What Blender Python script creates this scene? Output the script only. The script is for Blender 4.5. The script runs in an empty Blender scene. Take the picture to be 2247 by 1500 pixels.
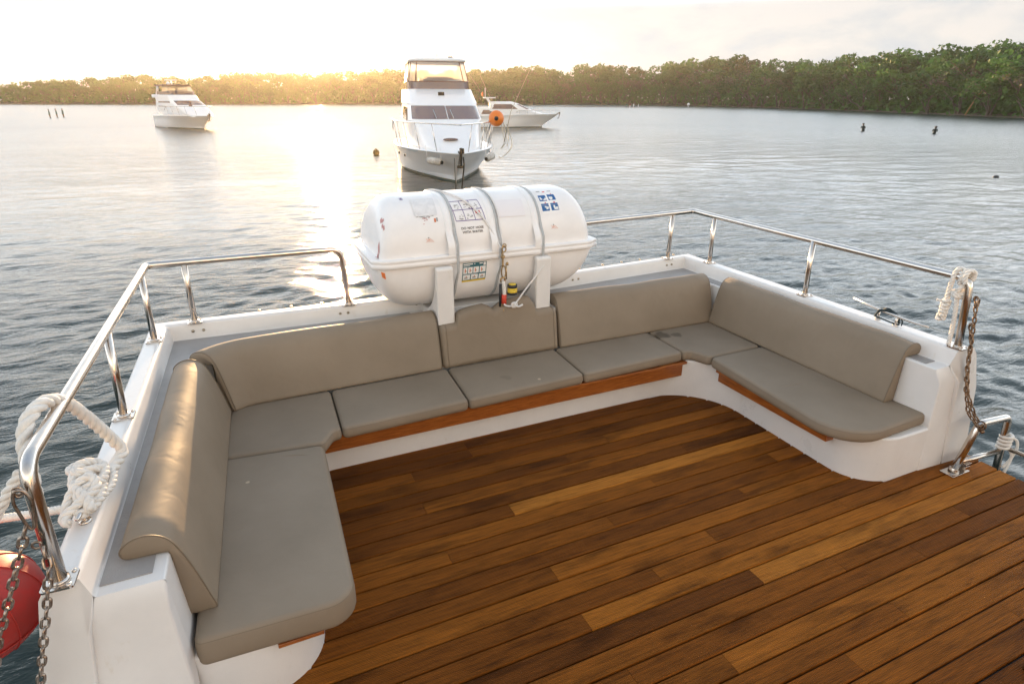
import bpy, math, random
import numpy as np
from mathutils import Vector, Matrix
R = math.radians
random.seed(7); rng = np.random.default_rng(7)
scn = bpy.context.scene
COL = scn.collection
ZW = -0.95                      # water level (the teak deck is z = 0)
HERE = {}                       # world matrices of the things

# ------------------------------------------------------------------ helpers
class MB:
    def __init__(s): s.v = []; s.f = []; s.m = []; s.s = []
    def add(s, vs, fs, m=0, smooth=True):
        o = len(s.v)
        s.v += [tuple(map(float, p)) for p in vs]
        for f in fs:
            s.f.append([o + i for i in f]); s.m.append(m); s.s.append(smooth)
    def box(s, c, d, m=0, rz=0.0, smooth=False):
        ca, sa = math.cos(rz), math.sin(rz); vs = []
        for x in (-.5, .5):
            for y in (-.5, .5):
                for z in (-.5, .5):
                    X, Y = x*d[0], y*d[1]
                    vs.append((c[0]+ca*X-sa*Y, c[1]+sa*X+ca*Y, c[2]+z*d[2]))
        s.add(vs, [(0,1,3,2),(4,6,7,5),(0,4,5,1),(2,3,7,6),(0,2,6,4),(1,5,7,3)], m, smooth)
    def grid(s, rows, m=0, closeu=False, closev=False, smooth=True, capa=False, capb=False):
        n = len(rows[0]); k = len(rows); vs = [p for r in rows for p in r]; fs = []
        for i in range(k if closev else k-1):
            for j in range(n if closeu else n-1):
                a = i*n+j; b = i*n+(j+1) % n; c = ((i+1) % k)*n+(j+1) % n; d = ((i+1) % k)*n+j
                fs.append((a, b, c, d))
        if capa: fs.append(tuple(range(n))[::-1])
        if capb: fs.append(tuple(range((k-1)*n, k*n)))
        s.add(vs, fs, m, smooth)
    def tube(s, pts, r, n=8, m=0, closed=False, cap=True, twist=None):
        P = [Vector(p) for p in pts]; k = len(P); rows = []
        rs = r if isinstance(r, (list, tuple)) else [r]*k
        t0 = None; nrm = None
        for i in range(k):
            if closed: t = (P[(i+1) % k]-P[i-1])
            else: t = P[min(i+1, k-1)]-P[max(i-1, 0)]
            if t.length < 1e-9: t = Vector((0,0,1))
            t.normalize()
            if nrm is None:
                nrm = t.cross(Vector((0,0,1)) if abs(t.z) < .9 else Vector((1,0,0))).normalized()
            else:
                nrm = (nrm - t*nrm.dot(t))
                if nrm.length < 1e-6: nrm = t.orthogonal()
                nrm.normalize()
            b = t.cross(nrm)
            rows.append([P[i]+rs[i]*(math.cos(a)*nrm+math.sin(a)*b) for a in [2*math.pi*j/n for j in range(n)]])
        s.grid(rows, m, closeu=True, closev=closed, capa=cap and not closed, capb=cap and not closed)
    def ball(s, c, r, m=0, nu=14, nv=9, sc=(1,1,1)):
        rows = []
        for i in range(nv+1):
            ph = math.pi*i/nv
            rows.append([(c[0]+r*sc[0]*max(math.sin(ph),1e-4)*math.cos(2*math.pi*j/nu), c[1]+r*sc[1]*max(math.sin(ph),1e-4)*math.sin(2*math.pi*j/nu), c[2]+r*sc[2]*math.cos(ph)) for j in range(nu)])
        s.grid(rows[::-1], m, closeu=True)
    def prism(s, poly, z0, z1, m=0, smooth=False):
        n = len(poly)
        vs = [(x, y, z0) for x, y in poly]+[(x, y, z1) for x, y in poly]
        fs = [tuple(range(n))[::-1], tuple(range(n, 2*n))]+[(i, (i+1) % n, n+(i+1) % n, n+i) for i in range(n)]
        s.add(vs, fs, m, smooth)
    def xprism(s, poly, x0, x1, m=0):           # poly in (y, z)
        n = len(poly)
        vs = [(x0, y, z) for y, z in poly]+[(x1, y, z) for y, z in poly]
        fs = [tuple(range(n))[::-1], tuple(range(n, 2*n))]+[(i, (i+1) % n, n+(i+1) % n, n+i) for i in range(n)]
        s.add(vs, fs, m, False)
    def build(s, name, mats, parent=None, local=False, bevel=0, seg=3, fix=True):
        me = bpy.data.meshes.new(name)
        me.from_pydata(s.v, [], s.f)
        for mt in (mats if isinstance(mats, (list, tuple)) else [mats]): me.materials.append(mt)
        me.polygons.foreach_set('material_index', s.m)
        me.polygons.foreach_set('use_smooth', s.s)
        me.update()
        if fix:
            import bmesh
            bm = bmesh.new(); bm.from_mesh(me); bmesh.ops.recalc_face_normals(bm, faces=bm.faces); bm.to_mesh(me); bm.free()
        o = bpy.data.objects.new(name, me); COL.objects.link(o)
        if parent is not None:
            o.parent = parent
            if not local and parent.name in HERE: o.matrix_parent_inverse = HERE[parent.name].inverted()
        if bevel:
            for p in me.polygons: p.use_smooth = True
            b = o.modifiers.new('bevel', 'BEVEL'); b.width = bevel; b.segments = seg; b.limit_method = 'ANGLE'; b.angle_limit = R(28)
            w = o.modifiers.new('normals', 'WEIGHTED_NORMAL'); w.keep_sharp = True
        return o

def tag(o, label, cat, group=None, kind=None):
    if label: o['label'] = label
    if cat: o['category'] = cat
    if group: o['group'] = group
    if kind: o['kind'] = kind
    return o
def thing(name, label, cat, loc=(0,0,0), rz=0, group=None):
    o = bpy.data.objects.new(name, None); COL.objects.link(o); o.empty_display_size = .2
    o.location = loc; o.rotation_euler = (0, 0, rz)
    HERE[o.name] = Matrix.Translation(loc) @ Matrix.Rotation(rz, 4, 'Z')
    return tag(o, label, cat, group)
def struct(o): o['kind'] = 'structure'; return o

def fillet(poly, rads, n=6):
    out = []; k = len(poly)
    for i in range(k):
        p = Vector(poly[i]); a = Vector(poly[i-1]); b = Vector(poly[(i+1) % k]); r = rads[i]
        if r <= 0: out.append(tuple(p)); continue
        u = (a-p).normalized(); v = (b-p).normalized(); ang = u.angle(v)
        d = min(r/math.tan(ang/2), (a-p).length*.49, (b-p).length*.49); r = d*math.tan(ang/2)
        c = p+(u+v).normalized()*(r/math.sin(ang/2))
        s0 = p+u*d-c; s1 = p+v*d-c
        a0 = math.atan2(s0.y, s0.x); a1 = math.atan2(s1.y, s1.x); da = (a1-a0+math.pi) % (2*math.pi)-math.pi
        for j in range(n+1):
            t = a0+da*j/n; out.append((c.x+r*math.cos(t), c.y+r*math.sin(t)))
    return out
def inset(poly, d):
    n = len(poly); A = sum(poly[i][0]*poly[(i+1) % n][1]-poly[(i+1) % n][0]*poly[i][1] for i in range(n))
    sg = 1 if A > 0 else -1; out = []
    for i in range(n):
        p = Vector(poly[i]); a = Vector(poly[i-1]); b = Vector(poly[(i+1) % n])
        e1 = (p-a); e2 = (b-p)
        e1 = e1.normalized() if e1.length > 1e-9 else e2.normalized(); e2 = e2.normalized() if e2.length > 1e-9 else e1
        n1 = Vector((-e1.y, e1.x))*sg; n2 = Vector((-e2.y, e2.x))*sg
        m = (n1+n2); m = m.normalized() if m.length > 1e-6 else n1
        out.append(tuple(p+m*(d/max(.5, m.dot(n1)))))
    return out
def spline(pts, n=8, closed=False):
    P = [np.array(p, float) for p in pts]; out = []; k = len(P)
    rngi = range(k) if closed else range(k-1)
    for i in rngi:
        p0 = P[(i-1) % k] if closed or i > 0 else 2*P[0]-P[1]
        p1 = P[i]; p2 = P[(i+1) % k]; p3 = P[(i+2) % k] if closed or i+2 < k else 2*P[-1]-P[-2]
        for j in range(n):
            t = j/n
            out.append(.5*((2*p1)+(-p0+p2)*t+(2*p0-5*p1+4*p2-p3)*t*t+(-p0+3*p1-3*p2+p3)*t**3))
    if not closed: out.append(P[-1])
    return [tuple(q) for q in out]
def resample(pts, step):
    P = np.array(pts, float); d = np.r_[0, np.cumsum(np.linalg.norm(np.diff(P, axis=0), axis=1))]
    n = max(2, int(d[-1]/step)); t = np.linspace(0, d[-1], n+1)
    return [tuple(np.array([np.interp(x, d, P[:, k]) for k in range(3)])) for x in t]
def rope(mb, pts, rad, pitch=None, m=0, nstr=3, phase=0.):
    """laid rope: strands twisted round the path"""
    pitch = pitch or rad*6.5
    P = [Vector(p) for p in resample(pts, max(pitch/9, rad*.35))]
    k = len(P); nrm = None; fr = []
    for i in range(k):
        t = (P[min(i+1, k-1)]-P[max(i-1, 0)]).normalized()
        if nrm is None: nrm = t.orthogonal().normalized()
        else: nrm = (nrm-t*nrm.dot(t)).normalized()
        fr.append((nrm.copy(), t.cross(nrm)))
    s = 0
    cum = [0]
    for i in range(1, k): s += (P[i]-P[i-1]).length; cum.append(s)
    for q in range(nstr):
        pp = []
        for i in range(k):
            a = 2*math.pi*(cum[i]/pitch+q/nstr)+phase
            pp.append(P[i]+rad*.5*(math.cos(a)*fr[i][0]+math.sin(a)*fr[i][1]))
        mb.tube(pp, rad*.56, 7, m)
def chain(mb, pts, L=.052, wd=.034, th=.0055, m=0):
    P = [Vector(p) for p in pts]
    d = [0]
    for i in range(1, len(P)): d.append(d[-1]+(P[i]-P[i-1]).length)
    def at(s):
        s = max(0, min(d[-1], s))
        for i in range(1, len(P)):
            if s <= d[i]: return P[i-1].lerp(P[i], (s-d[i-1])/max(1e-9, d[i]-d[i-1]))
        return P[-1]
    pitch = L-2*th*1.15; n = int(d[-1]/pitch); up = None
    for i in range(n):
        c = at((i+.5)*pitch); t = (at((i+1)*pitch)-at(i*pitch)).normalized()
        if up is None: up = t.orthogonal().normalized()
        up = (up-t*up.dot(t)).normalized()
        b = t.cross(up)
        a = R(45 if i % 2 else -45)+random.uniform(-.18, .18)
        side = math.cos(a)*up+math.sin(a)*b
        h = L/2-wd/2; r = wd/2-th; ring = []
        for j in range(7): ring.append(c+t*(h+r*math.sin(math.pi*j/6))+side*(r*math.cos(math.pi*j/6)))
        for j in range(7): ring.append(c-t*(h+r*math.sin(math.pi*j/6))-side*(r*math.cos(math.pi*j/6)))
        mb.tube(ring, th, 6, m, closed=True)

# ------------------------------------------------------------------ materials
def nodes(name):
    m = bpy.data.materials.new(name); m.use_nodes = True
    nt = m.node_tree; nt.nodes.clear()
    out = nt.nodes.new('ShaderNodeOutputMaterial')
    return m, nt, out
def N(nt, typ, **kw):
    n = nt.nodes.new(typ)
    for k, v in kw.items():
        if k in n.inputs: n.inputs[k].default_value = v
        else: setattr(n, k, v)
    return n
def L(nt, a, b): nt.links.new(a, b)
def coord(nt, kind='Object', scale=(1,1,1)):
    tc = N(nt, 'ShaderNodeTexCoord'); mp = N(nt, 'ShaderNodeMapping'); mp.inputs['Scale'].default_value = scale
    L(nt, tc.outputs[kind], mp.inputs['Vector']); return mp.outputs['Vector']
def mixc(nt, fac, a, b):
    n = N(nt, 'ShaderNodeMix', data_type='RGBA')
    for sock, v in ((n.inputs[0], fac), (n.inputs[6], a), (n.inputs[7], b)):
        if hasattr(v, 'is_linked') or hasattr(v, 'links'): L(nt, v, sock)
        else: sock.default_value = v if not isinstance(v, tuple) or len(v) == 4 else (*v, 1)
    return n.outputs[2]
def ramp(nt, fac, stops):
    n = N(nt, 'ShaderNodeValToRGB'); cr = n.color_ramp
    while len(cr.elements) > 1: cr.elements.remove(cr.elements[-1])
    cr.elements[0].position = stops[0][0]; cr.elements[0].color = (*stops[0][1], 1)
    for p, c in stops[1:]:
        e = cr.elements.new(p); e.color = (*c, 1)
    L(nt, fac, n.inputs[0]); return n.outputs[0]
def pbr(name, col, rough=.5, metal=0, var=.0, vs=3, bump=0, bs=40, bd=.002, spec=.5, col2=None, coat=0, stretch=(1,1,1), rvar=0, sss=0, transl=0):
    m, nt, out = nodes(name); b = N(nt, 'ShaderNodeBsdfPrincipled'); L(nt, b.outputs[0], out.inputs[0])
    b.inputs['Base Color'].default_value = (*col, 1); b.inputs['Roughness'].default_value = rough
    b.inputs['Metallic'].default_value = metal; b.inputs['Specular IOR Level'].default_value = spec
    if coat: b.inputs['Coat Weight'].default_value = coat; b.inputs['Coat Roughness'].default_value = .1
    v = coord(nt, 'Object', stretch)
    if var or col2:
        nz = N(nt, 'ShaderNodeTexNoise', Scale=vs, Detail=6, Roughness=.65); L(nt, v, nz.inputs['Vector'])
        c2 = col2 or tuple(max(0, c*(1-var)) for c in col); c1 = col if col2 else tuple(min(1, c*(1+var*.5)) for c in col)
        cc = ramp(nt, nz.outputs['Fac'], [(.32, c2), (.68, c1)])
        L(nt, cc, b.inputs['Base Color'])
        if rvar:
            mr = N(nt, 'ShaderNodeMapRange'); mr.inputs[1].default_value = .3; mr.inputs[2].default_value = .7; mr.inputs[3].default_value = rough-rvar; mr.inputs[4].default_value = rough+rvar
            L(nt, nz.outputs['Fac'], mr.inputs[0]); L(nt, mr.outputs[0], b.inputs['Roughness'])
    if bump:
        n2 = N(nt, 'ShaderNodeTexNoise', Scale=bs, Detail=4); L(nt, v, n2.inputs['Vector'])
        bp = N(nt, 'ShaderNodeBump', Strength=bump, Distance=bd); L(nt, n2.outputs['Fac'], bp.inputs['Height']); L(nt, bp.outputs[0], b.inputs['Normal'])
    if transl:
        tr = N(nt, 'ShaderNodeBsdfTranslucent'); tr.inputs[0].default_value = (*col, 1); mx = N(nt, 'ShaderNodeMixShader'); mx.inputs[0].default_value = transl
        if var or col2: L(nt, cc, tr.inputs[0])
        L(nt, b.outputs[0], mx.inputs[1]); L(nt, tr.outputs[0], mx.inputs[2]); L(nt, mx.outputs[0], out.inputs[0])
    return m

M = {}
M['gelcoat'] = pbr('white gelcoat', (.755,.725,.69), .32, var=.07, vs=2.2, bump=.05, bs=9, bd=.01, rvar=.06)
def gel(m):
    nt = m.node_tree; b = [n for n in nt.nodes if n.type == 'BSDF_PRINCIPLED'][0]; lk = b.inputs['Base Color'].links[0].from_socket
    v = coord(nt, 'Object', (1,1,.35)); n1 = N(nt, 'ShaderNodeTexNoise', Scale=9, Detail=9, Roughness=.72); L(nt, v, n1.inputs['Vector'])
    st = ramp(nt, n1.outputs['Fac'], [(.60, (1,1,1)), (.74, (.86,.80,.70)), (.82, (.62,.50,.36))])
    mx = N(nt, 'ShaderNodeMix', data_type='RGBA', blend_type='MULTIPLY'); mx.inputs[0].default_value = .8; L(nt, lk, mx.inputs[6]); L(nt, st, mx.inputs[7]); L(nt, mx.outputs[2], b.inputs['Base Color'])
gel(M['gelcoat'])
M['canister'] = pbr('white canister shell', (.86,.835,.815), .36, var=.06, vs=4, bump=.06, bs=60, bd=.003)
M['steel'] = pbr('polished stainless steel', (.68,.62,.56), .20, 1, var=.10, vs=14, rvar=.05)
M['chainsteel'] = pbr('weathered chain steel', (.50,.44,.38), .34, 1, col2=(.16,.09,.05), vs=55)
M['rustchain'] = pbr('rusty chain steel', (.34,.25,.17), .45, .9, col2=(.12,.055,.025), vs=55)
M['rope'] = pbr('white nylon rope', (.80,.755,.69), .75, var=.12, vs=25, bump=.5, bs=260, bd=.003, spec=.2)
M['cord'] = pbr('white cord', (.74,.71,.68), .7, var=.1, vs=40)
M['strap'] = pbr('grey webbing strap', (.46,.47,.47), .6, var=.15, vs=30)
M['bolt'] = pbr('dull screw', (.45,.38,.28), .4, 1)
M['wood'] = None
M['red'] = pbr('red plastic buoy', (.50,.022,.015), .50, col2=(.36,.035,.025), vs=11, bump=.15, bs=14, bd=.01)
M['dark'] = pbr('dark plastic', (.02,.022,.024), .5)
M['navyrope'] = pbr('dark teal rope', (.012,.028,.034), .7)
M['orange'] = pbr('orange plastic', (.80,.20,.02), .4)
M['redtape'] = pbr('red marking', (.62,.06,.03), .6)
M['yellow'] = pbr('yellow marking', (.72,.50,.04), .5)
M['brass'] = pbr('tarnished shackle', (.42,.30,.16), .35, 1, var=.3, vs=60)
M['paperwhite'] = pbr('sticker white', (.78,.77,.75), .5)
M['ink_purple'] = pbr('purple ink', (.13,.07,.26), .5)
M['ink_grey'] = pbr('faded grey ink', (.36,.35,.34), .6)
M['ink_dark'] = pbr('dark ink', (.06,.05,.045), .6)
M['ink_blue'] = pbr('blue ink', (.015,.11,.30), .5)
M['ink_teal'] = pbr('teal ink', (.03,.13,.16), .5)
M['ink_pink'] = pbr('faded pink ink', (.52,.26,.25), .6)
M['tint_grey'] = pbr('faded label film', (.77,.75,.735), .5, var=.12, vs=22)
M['tint_pink'] = pbr('faded pink label film', (.80,.765,.765), .5)
M['ink_red'] = pbr('red ink', (.62,.07,.07), .6)
M['ink_orange'] = pbr('orange ink', (.66,.20,.08), .6)
M['gasket'] = pbr('grey rubber', (.16,.15,.14), .6)

def cushion_mat():
    m, nt, out = nodes('taupe marine vinyl'); b = N(nt, 'ShaderNodeBsdfPrincipled', Roughness=.62); L(nt, b.outputs[0], out.inputs[0])
    b.inputs['Specular IOR Level'].default_value = .34
    v = coord(nt); n1 = N(nt, 'ShaderNodeTexNoise', Scale=2.0, Detail=5, Roughness=.6); L(nt, v, n1.inputs['Vector'])
    c = ramp(nt, n1.outputs['Fac'], [(.3, (.222,.172,.120)), (.7, (.266,.209,.150))])
    n3 = N(nt, 'ShaderNodeTexNoise', Scale=1.3, Detail=8, Roughness=.75); L(nt, v, n3.inputs['Vector'])
    st = ramp(nt, n3.outputs['Fac'], [(.67, (1,1,1)), (.80, (.72,.70,.68))])
    mx = N(nt, 'ShaderNodeMix', data_type='RGBA', blend_type='MULTIPLY'); mx.inputs[0].default_value = 1; L(nt, c, mx.inputs[6]); L(nt, st, mx.inputs[7])
    cur = mx.outputs[2]; tcs = N(nt, 'ShaderNodeTexCoord'); nd = N(nt, 'ShaderNodeTexNoise', Scale=16, Detail=4); L(nt, tcs.outputs['Object'], nd.inputs['Vector'])
    for p, r, k in (((3.575,4.285,.455),.075,.45),((3.70,4.235,.455),.060,.55),((3.49,4.315,.455),.05,.72),((1.82,4.03,.455),.05,.85),((-.16,3.35,.455),.012,1.9),((2.05,3.90,.455),.014,2.0)):
        ds = N(nt, 'ShaderNodeVectorMath', operation='DISTANCE'); L(nt, tcs.outputs['Object'], ds.inputs[0]); ds.inputs[1].default_value = p
        ma = N(nt, 'ShaderNodeMath', operation='MULTIPLY_ADD'); L(nt, nd.outputs['Fac'], ma.inputs[0]); ma.inputs[1].default_value = -r*2.2; L(nt, ds.outputs['Value'], ma.inputs[2])
        mm = N(nt, 'ShaderNodeMapRange', interpolation_type='SMOOTHSTEP'); mm.inputs[1].default_value = -r*.55; mm.inputs[2].default_value = r*.10; mm.inputs[3].default_value = 1; mm.inputs[4].default_value = 0; L(nt, ma.outputs[0], mm.inputs[0])
        mq = N(nt, 'ShaderNodeMix', data_type='RGBA', blend_type='MULTIPLY'); L(nt, mm.outputs[0], mq.inputs[0]); L(nt, cur, mq.inputs[6]); mq.inputs[7].default_value = (k, k, k*.97, 1); cur = mq.outputs[2]
    L(nt, cur, b.inputs['Base Color'])
    n2 = N(nt, 'ShaderNodeTexNoise', Scale=420, Detail=2); L(nt, v, n2.inputs['Vector'])
    n4 = N(nt, 'ShaderNodeTexNoise', Scale=5.5, Detail=3, Distortion=.8); L(nt, v, n4.inputs['Vector'])
    b1 = N(nt, 'ShaderNodeBump', Strength=.12, Distance=.001); L(nt, n2.outputs['Fac'], b1.inputs['Height'])
    b2 = N(nt, 'ShaderNodeBump', Strength=.32, Distance=.012); L(nt, n4.outputs['Fac'], b2.inputs['Height']); L(nt, b1.outputs[0], b2.inputs['Normal'])
    L(nt, b2.outputs[0], b.inputs['Normal'])
    return m
M['vinyl'] = cushion_mat()
M['piping'] = pbr('vinyl seam', (.175,.132,.088), .5)

def panel_mat():
    m, nt, out = nodes('grey non-slip coating'); b = N(nt, 'ShaderNodeBsdfPrincipled', Roughness=.42); L(nt, b.outputs[0], out.inputs[0])
    v = coord(nt); n1 = N(nt, 'ShaderNodeTexNoise', Scale=3, Detail=6, Roughness=.7); L(nt, v, n1.inputs['Vector'])
    L(nt, ramp(nt, n1.outputs['Fac'], [(.3, (.28,.26,.245)), (.7, (.36,.345,.33))]), b.inputs['Base Color'])
    vo = N(nt, 'ShaderNodeTexVoronoi', Scale=190); L(nt, v, vo.inputs['Vector'])
    bp = N(nt, 'ShaderNodeBump', Strength=.35, Distance=.002); L(nt, vo.outputs['Distance'], bp.inputs['Height']); L(nt, bp.outputs[0], b.inputs['Normal'])
    return m
M['panel'] = panel_mat()

def deck_mat():
    m, nt, out = nodes('oiled hardwood decking'); b = N(nt, 'ShaderNodeBsdfPrincipled'); L(nt, b.outputs[0], out.inputs[0])
    at = N(nt, 'ShaderNodeAttribute', attribute_name='tone')
    base = ramp(nt, at.outputs['Fac'], [(0, (.105,.033,.0060)), (.3, (.185,.058,.0078)), (.6, (.268,.088,.0110)), (.82, (.355,.122,.0160)), (1, (.50,.195,.032))])
    at2 = N(nt, 'ShaderNodeAttribute', attribute_name='seed')
    tc = N(nt, 'ShaderNodeTexCoord'); ad = N(nt, 'ShaderNodeVectorMath', operation='MULTIPLY_ADD'); L(nt, at2.outputs['Fac'], ad.inputs[0]); ad.inputs[1].default_value = (31., 0, 17.); L(nt, tc.outputs['Object'], ad.inputs[2])
    mp = N(nt, 'ShaderNodeMapping'); mp.inputs['Scale'].default_value = (2.6, 52, 1); L(nt, ad.outputs[0], mp.inputs['Vector'])
    g = N(nt, 'ShaderNodeTexNoise', Scale=1.6, Detail=8, Roughness=.68, Distortion=.3); L(nt, mp.outputs[0], g.inputs['Vector'])
    gr = ramp(nt, g.outputs['Fac'], [(.27, (.42,.40,.38)), (.5, (.95,.95,.95)), (.74, (1.36,1.33,1.27))])
    mp2 = N(nt, 'ShaderNodeMapping'); mp2.inputs['Scale'].default_value = (1.5, 6.5, 1); L(nt, ad.outputs[0], mp2.inputs['Vector'])
    s = N(nt, 'ShaderNodeTexNoise', Scale=1.1, Detail=5, Roughness=.6); L(nt, mp2.outputs[0], s.inputs['Vector'])
    sr = ramp(nt, s.outputs['Fac'], [(.33, (.46,.44,.42)), (.47, (.93,.93,.93)), (.70, (1.12,1.10,1.06))])
    m1 = N(nt, 'ShaderNodeMix', data_type='RGBA', blend_type='MULTIPLY'); m1.inputs[0].default_value = 1; L(nt, base, m1.inputs[6]); L(nt, gr, m1.inputs[7])
    m2 = N(nt, 'ShaderNodeMix', data_type='RGBA', blend_type='MULTIPLY'); m2.inputs[0].default_value = .9; L(nt, m1.outputs[2], m2.inputs[6]); L(nt, sr, m2.inputs[7])
    # scuffs and specks
    v3 = N(nt, 'ShaderNodeTexNoise', Scale=26, Detail=3, Roughness=.5); L(nt, tc.outputs['Object'], v3.inputs['Vector'])
    sp = ramp(nt, v3.outputs['Fac'], [(.72, (0,0,0)), (.80, (1,1,1))])
    m3 = N(nt, 'ShaderNodeMix', data_type='RGBA'); L(nt, sp, m3.inputs[0]); L(nt, m2.outputs[2], m3.inputs[6]); m3.inputs[7].default_value = (.24,.13,.06,1)
    m3f = N(nt, 'ShaderNodeMath', operation='MULTIPLY'); L(nt, sp, m3f.inputs[0]); m3f.inputs[1].default_value = .35; L(nt, m3f.outputs[0], m3.inputs[0])
    L(nt, m3.outputs[2], b.inputs['Base Color'])
    rr = N(nt, 'ShaderNodeMapRange'); rr.inputs[3].default_value = .50; rr.inputs[4].default_value = .70; L(nt, g.outputs['Fac'], rr.inputs[0]); L(nt, rr.outputs[0], b.inputs['Roughness'])
    b.inputs['Specular IOR Level'].default_value = .08
    # fine reeding along each board plus grain
    sx = N(nt, 'ShaderNodeSeparateXYZ'); L(nt, tc.outputs['Object'], sx.inputs[0])
    mu = N(nt, 'ShaderNodeMath', operation='MULTIPLY'); L(nt, sx.outputs['Y'], mu.inputs[0]); mu.inputs[1].default_value = 2*math.pi/.0095
    si = N(nt, 'ShaderNodeMath', operation='SINE'); L(nt, mu.outputs[0], si.inputs[0])
    b1 = N(nt, 'ShaderNodeBump', Strength=.9, Distance=.002); L(nt, si.outputs[0], b1.inputs['Height'])
    b2 = N(nt, 'ShaderNodeBump', Strength=.35, Distance=.002); L(nt, g.outputs['Fac'], b2.inputs['Height']); L(nt, b1.outputs[0], b2.inputs['Normal'])
    L(nt, b2.outputs[0], b.inputs['Normal'])
    return m
M['deck'] = deck_mat()
def trim_mat():
    m, nt, out = nodes('varnished teak trim'); b = N(nt, 'ShaderNodeBsdfPrincipled', Roughness=.35); L(nt, b.outputs[0], out.inputs[0])
    b.inputs['Coat Weight'].default_value = .25
    v = coord(nt, 'Object', (3, 3, 30)); g = N(nt, 'ShaderNodeTexNoise', Scale=2.4, Detail=8, Roughness=.65); L(nt, v, g.inputs['Vector'])
    L(nt, ramp(nt, g.outputs['Fac'], [(.28, (.14,.036,.006)), (.5, (.30,.085,.014)), (.72, (.44,.15,.028))]), b.inputs['Base Color'])
    return m
M['trim'] = trim_mat()

# ------------------------------------------------------------------ own boat
boat = thing('boat', 'white motor boat with open stern deck of brown planks and a built-in U-shaped bench', 'boat', (2., 2.5, 0))
mb = MB()
# deck planking
W = .127; Y0 = 2.95594
joints = {-6: [.90], -7: [1.40], -5: [2.48], -4: [2.05], -3: [.87], -2: [2.96], -1: [1.40], 0: [2.46], 1: [.87, 3.5], 2: [1.94], 3: [2.96], 4: [1.38], 5: [2.44, 4.0], 6: [1.92, 3.49], 7: [1.37], 8: [2.44], 9: [2.96, 4.15], 10: [1.4, 3.5], 11: [1.88], 12: [.85, 2.96], 13: [2.44], 14: [1.4, 3.5]}
tones = {(-5,1): .72, (-5,0): .45, (-4,1): .3, (-6,0): .55, (-6,1): .2, (-1,1): .93, (-1,0): .28, (0,0): .62, (0,1): .55, (1,0): .58, (1,1): .38, (2,0): .5, (2,1): .36, (3,0): .25, (4,1): .70, (4,0): .4, (5,0): .6, (5,1): .35, (6,0): .3, (6,1): .55, (7,1): .82, (7,0): .3, (8,1): .90, (8,0): .12, (9,0): .5, (9,1): .45, (9,2): .3, (10,0): .42, (10,1): .36, (11,1): .72, (11,0): .5, (12,1): .45, (13,1): .62, (13,0): .36, (-2,0): .25, (-2,1): .18, (-3,0): .3, (-3,1): .55}
tone = []; seed = []
prof = [(0,-.022),(0,-.008),(.0016,-.0025),(.006,0),(W-.0155,0),(W-.0111,-.0025),(W-.0095,-.008),(W-.0095,-.022)]
for n in range(-9, 36):
    y1 = Y0-n*W; y0 = y1-W+.004
    xr = 4.92 if y1 < 2.2 else 4.3
    xs = [-.32 if y1 < 2.6 else .0]+(joints.get(n) or ([.36+.52*((n*3) % 5)+.52] if n < 0 else [.88+.52*((n*2) % 5), 3.48]))+[xr]
    xs = [xs[0]]+[x for x in sorted(xs[1:-1]) if xs[0]+.1 < x < xr-.1]+[xs[-1]]
    for k in range(len(xs)-1):
        a, b_ = xs[k]+(.0012 if k else 0), xs[k+1]-.0012
        f0 = len(mb.f)
        rows = [[(x, y0+p, z) for p, z in prof] for x in (a, b_)]
        mb.grid(rows, 0, smooth=False, capa=True, capb=True)
        t = tones.get((n, k), random.choice([.15,.25,.35,.42,.5,.55,.62,.7])); sd = random.random()*10
        tone += [t]*(len(mb.f)-f0); seed += [sd]*(len(mb.f)-f0)
f0 = len(mb.f)
mb.box((2.3, 1.2, -.035), (5.2, 6.0, .02), 1)
tone += [0]*(len(mb.f)-f0); seed += [0]*(len(mb.f)-f0)
deck = mb.build('deck', [M['deck'], M['dark']], boat, fix=False)
for nm, val in (('tone', tone), ('seed', seed)):
    at = deck.data.attributes.new(nm, 'FLOAT', 'FACE'); at.data.foreach_set('value', val)

# bench base (moulded riser and seat plate)
inner = fillet([(-.62,2.250),(.105,2.240),(.105,3.985),(3.80,3.975),(3.765,2.19),(4.66,2.185)], [0,.30,.30,.56,.30,0], 18)
outer = [(4.66,4.62),(-.62,4.62)]
mb = MB(); poly = inner+outer
n = len(poly); ni = len(inner)
lo = [(x, y, -.01) for x, y in poly]; hi = [(x, y, .356) for x, y in poly]
mb.add(lo+hi, [tuple(range(n, 2*n))]+[(i, i+1, n+i+1, n+i) for i in range(ni-1)], 0, True)
mb.build('bench_base', M['gelcoat'], boat, bevel=.018, seg=3)
# teak trim boards under the seat cushions
for (nm, bxs) in (('trim_board', [((1.92,3.934,.262),(3.24,.082,.118)), ((1.92,3.915,.3435),(3.24,.120,.023))]),
                  ('trim_board', [((3.738,3.055,.283),(.090,1.12,.094)), ((3.718,3.055,.3435),(.130,1.12,.023))]),
                  ('trim_board', [((.135,2.98,.231),(.075,.86,.070)), ((.155,2.98,.3135),(.125,.86,.083))]),
                  ('trim_board', [((-.01,2.238,.290),(.20,.030,.020))])):
    mb = MB()
    for c, d in bxs: mb.box(c, d)
    mb.build(nm, M['trim'], boat, bevel=.004, seg=2)

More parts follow.
